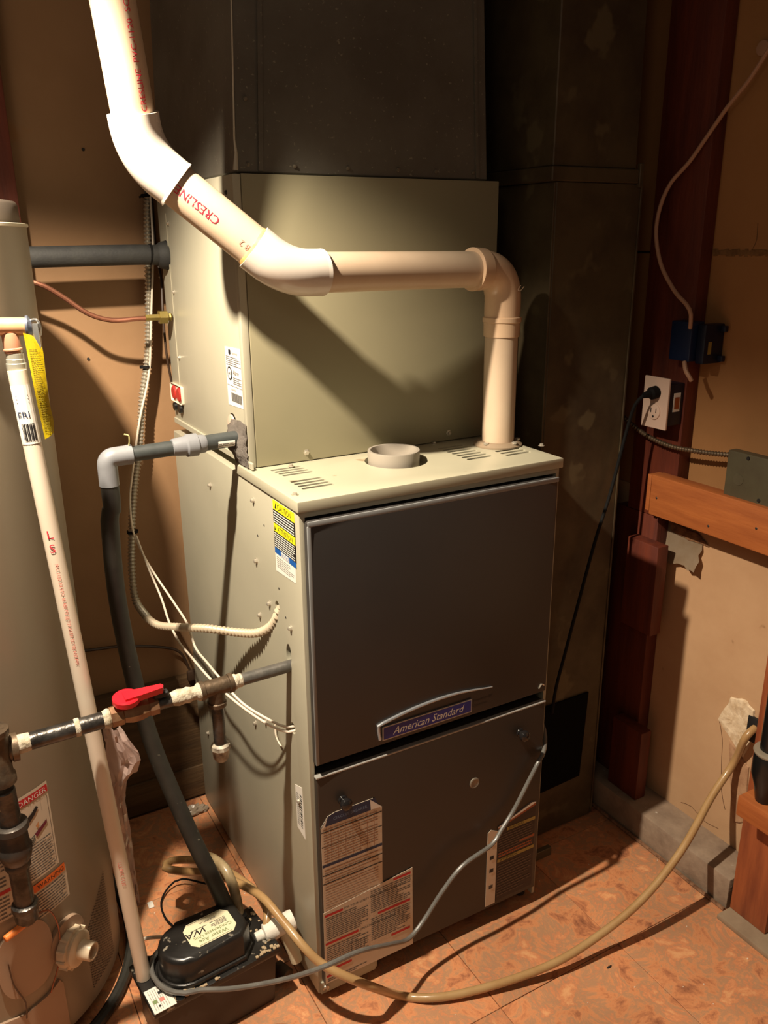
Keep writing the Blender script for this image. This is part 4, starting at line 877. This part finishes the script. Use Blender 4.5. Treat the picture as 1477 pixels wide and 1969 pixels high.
# label on the motor housing, read from the other side
L = Lab(onZ(.1905, (PC.x+.012, PC.y, 0), (-pu.x, -pu.y, 0)))
L.body([(-.045, -.019), (-.034, -.031), (.034, -.031), (.045, -.019), (.045, .019), (.034, .031), (-.034, .031), (-.045, .019)], flat('cream_label', 222, 214, 180))
for (a0, b0, a1, b1) in ((-.032, -.0290, .032, -.0284), (-.032, .0284, .032, .0290)): L.rect(a0, b0, a1, b1, BLACKP, .0004)
L.text('Water Ace', -.027, .0165, .0125, GREENT, .0006); L.text('Condensate Unit', -.039, .0065, .0108, GREENT, .0006)
L.text('WA', .004, -.0095, .0200, BLACKP, .0008, wid=1.2, shear=.3); L.rect(.002, -.0105, .034, -.0095, BLACKP, .0006)
L.lines(-.034, -.012, -.003, .003, 5, GREYT, .4, .0006, 51); L.text('ANKENY, IA', -.020, -.0215, .006, GREYT, .0006)
L.make('motor_label', mh, 'cream octagonal label with black logo')
obj('housing_highlight_rib', pbox(-.045, -.045, .176, .0, -.041, .182, .001), PUMPM, mh)
L = Lab(onZ(.131, tuple(PP(-.104, -.036, 0)), (-pv.x*1+pu.x*.0, -pv.y, 0)))
L.body([(-.026, -.020), (.030, -.020), (.030, .020), (-.026, .020)], WHITE)
L.lines(-.022, -.016, .026, .012, 7, flat('light_text', 150, 144, 136), .25, .0004, 52)
L.rect(-.012, .000, -.006, .007, BLACKP, .0005); L.rect(.002, -.002, .011, .006, PINK, .0005); L.rect(.002, -.014, .010, -.007, GREENT, .0005); L.rect(.016, -.008, .020, -.004, BLACKP, .0005)
L.make('corner_sticker', lid, 'white sticker with small print')
obj('lid_screw', lathe(PP(-.055, -.056, .129), (0, 0, 1), [(0, .007), (.003, .007), (.004, .003)], 10), SCREWM, lid)
obj('inlet_ring', lathe(PP(-.075, -.060, .129), (0, 0, 1), [(0, .0085), (.006, .0085), (.006, .005)], 16), ABS, lid)
obj('inlet_ring', lathe(PP(-.100, .045, .129), (0, 0, 1), [(0, .0185), (.006, .0185), (.006, .0145), (.001, .0140)], 20), ABS, lid)
obj('outlet_barb', lathe(PP(.090, .028, .129), (0, 0, 1), [(0, .016), (.006, .015), (.007, .011), (.012, .012), (.014, .009), (.026, .009)], 18), ABS, lid)
b = bmesh.new(); rn = random.Random(77)
for k in range(60):
    a = rn.choice((rn.gauss(-.05, .02), rn.gauss(.10, .015))); c = rn.choice((rn.gauss(-.058, .004), rn.uniform(-.06, .06) if abs(a-.1) < .03 else -.06))
    a = max(-.12, min(.12, a)); c = max(-.06, min(.06, c)); s_ = rn.uniform(.0012, .0035)
    q = PP(a, c, .1305+s_*.4); box(q.x-s_, q.y-s_, q.z-s_*.6, q.x+s_, q.y+s_, q.z+s_*.6, s_*.3, 1, b)
obj('lint', b, mat('lint', rgb(170, 150, 120), .95), lid, kind='stuff')
# white check-valve fitting
q0 = PP(.124, -.022, .136); wf = obj('check_valve', lathe(q0, Vector((1, -.02, .12)), [(-.030, .0095), (-.014, .0105), (-.012, .0170), (-.004, .0185), (.010, .0200), (.014, .0185), (.044, .0195), (.048, .0190), (.049, .012)], 20), mat('chalky_white', rgb(226, 222, 210), .6, bump=.4, bscale=80), cpz)
qq = PP(.148, -.028, .136)
obj('valve_leg', sweep([qq, qq+Vector((.012, -.018, -.045)), qq+Vector((.016, -.024, -.070))], [.0115, .0125, .0115], 12), mat('leg_white', rgb(196, 188, 160), .5, bump=.3, bscale=60), wf)
tag(obj('pipe_offcut', cyl((-0.046, 0.1, 0.014), (-0.034, 0.067, 0.014), .0135, 18), mat('dirty_grey', rgb(96, 78, 56), .6, c2=rgb(60, 46, 34), scale=30)), 'dirty grey pipe end lying between the pump and furnace', 'pipe end')
# ================================================================== TUBES AND CABLES
dt = tag(obj('drain_tube', hose([(-0.074, 0.075, 0.139), (-0.06, 0.095, 0.159), (-0.055, 0.15, 0.154), (-0.073, 0.22, 0.15), (-0.087, 0.28, 0.134), (-0.125, 0.32, 0.143), (-0.176, 0.36, 0.135), (-0.195, 0.34, 0.141), (-0.171, 0.32, 0.136), (-0.124, 0.27, 0.149), (-0.101, 0.2, 0.177), (-0.071, 0.1, 0.202), (-0.053, 0.03, 0.189), (-0.039, -0.02, 0.173), (-0.017, -0.05, 0.146), (0.011, -0.08, 0.131), (0.059, -0.1, 0.096), (0.136, -0.082, 0.012), (0.186, -0.116, 0.012), (0.253, -0.142, 0.014), (0.358, -0.17, 0.022), (0.448, -0.187, 0.034), (0.539, -0.192, 0.052), (0.624, -0.198, 0.085), (0.703, -0.196, 0.125), (0.786, -0.185, 0.175), (0.885, -0.16, 0.24), (0.945, -0.158, 0.3), (.935, -.185, .385), (.962, -.187, .402)], .0082, 12, .012), VINYL), 'long amber vinyl tube looping across the floor to right wall', 'tube')
tag(obj('inlet_tube', hose([(-0.129, 0.3, 0.173), (-0.122, 0.22, 0.22), (-0.111, 0.17, 0.22), (-0.106, 0.14, 0.176), (-0.109, 0.115, 0.122)], .0100, 14), mat('milky_tube', rgb(170, 152, 118), .3, c2=rgb(120, 100, 70), scale=20, coat=.4)), 'short milky tube entering pump beside the black hose', 'tube')
tag(obj('power_cable', hose([PP(-.055, .060, .142), PP(-.088, .040, .142), PP(-.100, .0, .142), PP(-.090, -.040, .142), PP(-.066, -.064, .141), (-0.224, 0.008, 0.139), (-0.178, -0.011, 0.134), (-0.123, -0.019, 0.122), (-0.078, -0.06, 0.152), (-0.034, -0.1, 0.189), (0.039, -0.1, 0.187), (0.115, -0.08, 0.147), (0.167, -0.06, 0.116), (0.208, -0.05, 0.132), (0.254, -0.045, 0.177), (0.302, -0.045, 0.219), (0.376, -0.04, 0.235), (0.405, -0.035, 0.258), (0.44, -0.03, 0.291), (0.475, -0.03, 0.348), (0.499, -0.028, 0.383), (0.524, -0.015, 0.397), (.552, .03, .425), (.562, .12, .43)], .0046, 10, .012), CABLE), 'grey power cable running from the pump across lower furnace door', 'cable')
tag(obj('black_cable', hose([(.846, .103, 1.087), (0.835, 0.114, 1.067), (0.83, 0.128, 1.006), (0.802, 0.132, 0.874), (0.76, 0.125, 0.769), (0.721, 0.12, 0.642), (0.695, 0.125, 0.517), (0.678, 0.13, 0.426), (0.679, 0.14, 0.352)], .0038, 10), BLACKC), 'black power cord hanging from the outlet past return duct', 'cord')
tag(obj('ground_wire', hose([(-0.281, 0.236, 0.08), (-0.263, 0.21, 0.1), (-0.232, 0.169, 0.12), (-0.211, 0.126, 0.135)], .0035, 8), WIREW), 'short white wire curving behind the pump', 'wire')
tag(obj('thin_wire', hose([(-0.097, 0.382, 0.02), (-0.143, 0.427, 0.02), (-0.174, 0.427, 0.012), (-0.201, 0.396, 0.006), (-0.205, 0.347, 0.006), (-0.194, 0.307, 0.006)], .0022, 6), BLACKC), 'thin black wire looped on tiles behind the pump', 'wire')
# ================================================================== RIGHT WALL SERVICES
ob = thing('outlet_box', (.91, .09, 1.014), 'blue outlet box with ivory duplex plate and black plug', 'outlet')
obj('box', box(.884, .068, 1.022, .9285, .128, 1.112, .003), DBLUE, ob)
PX = .879
pl = obj('cover_plate', box(PX, .066, 1.014, .8845, .135, 1.124, .002), PLATE, ob)
obj('receptacle', lathe((PX, .100, 1.050), (-1, 0, 0), [(0, .017), (.0025, .0165), (.003, .015)], 28), PLATE, pl)
for y in (.107, .093): obj('slot', box(PX-.0036, y-.001, 1.048, PX-.003, y+.001, 1.058), BLACKP, pl)
obj('slot', lathe((PX-.003, .100, 1.040), (-1, 0, 0), [(0, .0024), (.0006, .0024)], 10), BLACKP, pl)
obj('plug', lathe((PX, .100, 1.092), (-1, 0.1, -.15), [(0, .014), (.014, .0135), (.018, .009), (.034, .006)], 18), mat('matt_black_plug', rgb(14, 13, 12), .8, spec=.2), ob)
L = Lab(lambda a, b, h: Vector((a, .068-h, b))); L.body([(.898, 1.052), (.918, 1.052), (.918, 1.092), (.898, 1.092)], WHITE); L.rect(.901, 1.058, .915, 1.083, ORANGEB, .0005); L.make('box_sticker', ob)
bb = thing('switch_box', (.92, .06, 1.16), 'blue plastic wall box fed by white cable above the outlet', 'electrical box')
obj('box', box(.892, .034, 1.162, .9285, .088, 1.242, .003), BOXBLUE, bb)
obj('rear_flange', box(.908, .012, 1.158, .9645, .0335, 1.238, .004), DBLUE, bb)
for z in (1.228, 1.168): obj('ear', box(.950, .000, z-.006, .960, .013, z+.006, .002), DBLUE, bb)
L = Lab(lambda a, b, h: Vector((a, .0118-h, b))); L.rect(.918, 1.178, .928, 1.203, YELB); L.make('box_label', bb)
tag(obj('white_cable', hose([(0.925, -0.061, 1.747), (0.925, -0.041, 1.72), (0.925, -0.007, 1.677), (0.925, 0.033, 1.639), (0.922, 0.072, 1.591), (0.915, 0.104, 1.547), (0.905, 0.137, 1.51), (0.895, 0.15, 1.465), (0.888, 0.148, 1.412), (0.882, 0.121, 1.351), (0.88, 0.077, 1.301), (0.88, 0.044, 1.277), (0.882, 0.032, 1.258), (0.886, 0.034, 1.23)], .0042, 10), mat('old_white_cable', rgb(170, 130, 104), .5)), 'old white cable hanging down right wall to blue box', 'cable')
tag(obj('white_cable', hose([(0.89, 0.043, 1.162), (0.884, 0.032, 1.146), (0.886, 0.023, 1.134), (0.89, 0.02, 1.126)], .0045, 8, .004), mat('old_white_cable', 0)), 'short white cable between the blue box and the outlet', 'cable')
jb = thing('junction_box', (.93, -.19, .905), 'flat grey steel junction box on right edge above the board', 'electrical box')
obj('cover', box(.905, -.30, .905, .9285, -.077, 1.000, .003), JBOX, jb)
obj('knockout', lathe((.905, -.108, .945), (-1, 0, 0), [(0, .012), (.0008, .0118)], 24), JBOX, jb)
for q in ((-.160, .915), (-.125, .992)): obj('screw', lathe((.905, q[0], q[1]), (-1, 0, 0), [(0, .004), (.002, .0035)], 8), BLACKP, jb)
tag(obj('metal_conduit', corr([(0.9, 0.233, 1.027), (0.9, 0.19, 1.008), (0.905, 0.137, 0.986), (0.91, 0.074, 0.975), (0.915, 0.008, 0.977), (0.92, -0.04, 0.981), (0.922, -0.069, 0.985)], .0058, .0070, .0018, 10), mat('dark_flex', rgb(100, 84, 66), .4, metal=.6)), 'thin dark flexible conduit reaching the grey junction box', 'conduit')
hk = tag(obj('cable_staple', lathe((.9645, .000, 1.735), (-1, 0, 0), [(0, .014), (.004, .013), (.005, .008)], 16), mat('old_white_cable', 0)), 'round white wall grommet high on the right wall', 'grommet')
# drain pipe at right edge
ap = thing('drain_pipe', (.838, -.31, .345), 'black drain pipe with pale hub ring at right edge', 'pipe')
DX, DY = .838, -.310
obj('pipe', cyl((DX, DY, .46), (DX, DY, .75), .022, 24), ABS, ap)
obj('hub', lathe((DX, DY, .345), (0, 0, 1), [(0, .017), (.03, .022), (.06, .031), (.105, .031), (.110, .028)], 28), ABS, ap)
obj('hub_ring', lathe((DX, DY, .452), (0, 0, 1), [(0, .0315), (.004, .033), (.008, .0315), (.009, .024)], 28), mat('hub_ring_grey', rgb(130, 120, 104), .4), ap)
tag(obj('wood_block', box(.806, -.36, .300, .873, -.275, .345, .003), ORWOOD), 'short orange wood block carrying the black drain pipe', 'wood block')
# ================================================================== DEBRIS
def scrap(pos, s_, m, label, cat, sd):
    b = bmesh.new(); rn = random.Random(sd); bmesh.ops.create_icosphere(b, subdivisions=3, radius=1)
    for v in b.verts: v.co = Vector((v.co.x*s_[0], v.co.y*s_[1], v.co.z*s_[2]))*(1+rn.uniform(-.35, .3)); v.co.z = max(v.co.z, -s_[2]*.5)
    bmesh.ops.translate(b, verts=b.verts[:], vec=Vector(pos)+Vector((0, 0, s_[2]*.5))); return tag(obj('debris', b, m, smooth=False), label, cat)
scrap((-0.041, 0.667, 0.0), (.030, .018, .012), mat('crumpled_plastic', rgb(150, 134, 116), .3, trans=.2), 'crumpled clear wrapper on floor behind the black hose', 'wrapper', 2)
tag(obj('paper_scrap', box(-.228, .395, 0.0005, -.216, .415, .003, .0008, 1), WHITE), 'tiny white paper scrap on tiles behind the bag', 'paper scrap')
tag(obj('paper_scrap', box(-.205, .195, 0.0005, -.196, .206, .004, .0008, 1), PAPER), 'tiny tan paper scrap near the looped black wire', 'paper scrap')
scrap((0.543, -0.226, 0.0), (.006, .002, .002), DARKG, 'tiny dark chip on the floor tile at lower right', 'chip', 4)
b = bmesh.new(); rn = random.Random(21)
for k in range(150):
    x = rn.uniform(-.3, .95); y = rn.uniform(-.6, .6)
    if 0 < x < .54 and y > -.01: continue
    if x > .86: continue
    s_ = rn.uniform(.0004, .0011); box(x-s_, y-s_, 0, x+s_, y+s_*1.4, s_*1.2, 0, 1, b)
dbs = obj('dust_specks', b, mat('dust', rgb(220, 205, 185), .9), kind='stuff', smooth=False); dbs['label'] = 'pale dust specks scattered over the tile floor'; dbs['category'] = 'dust'
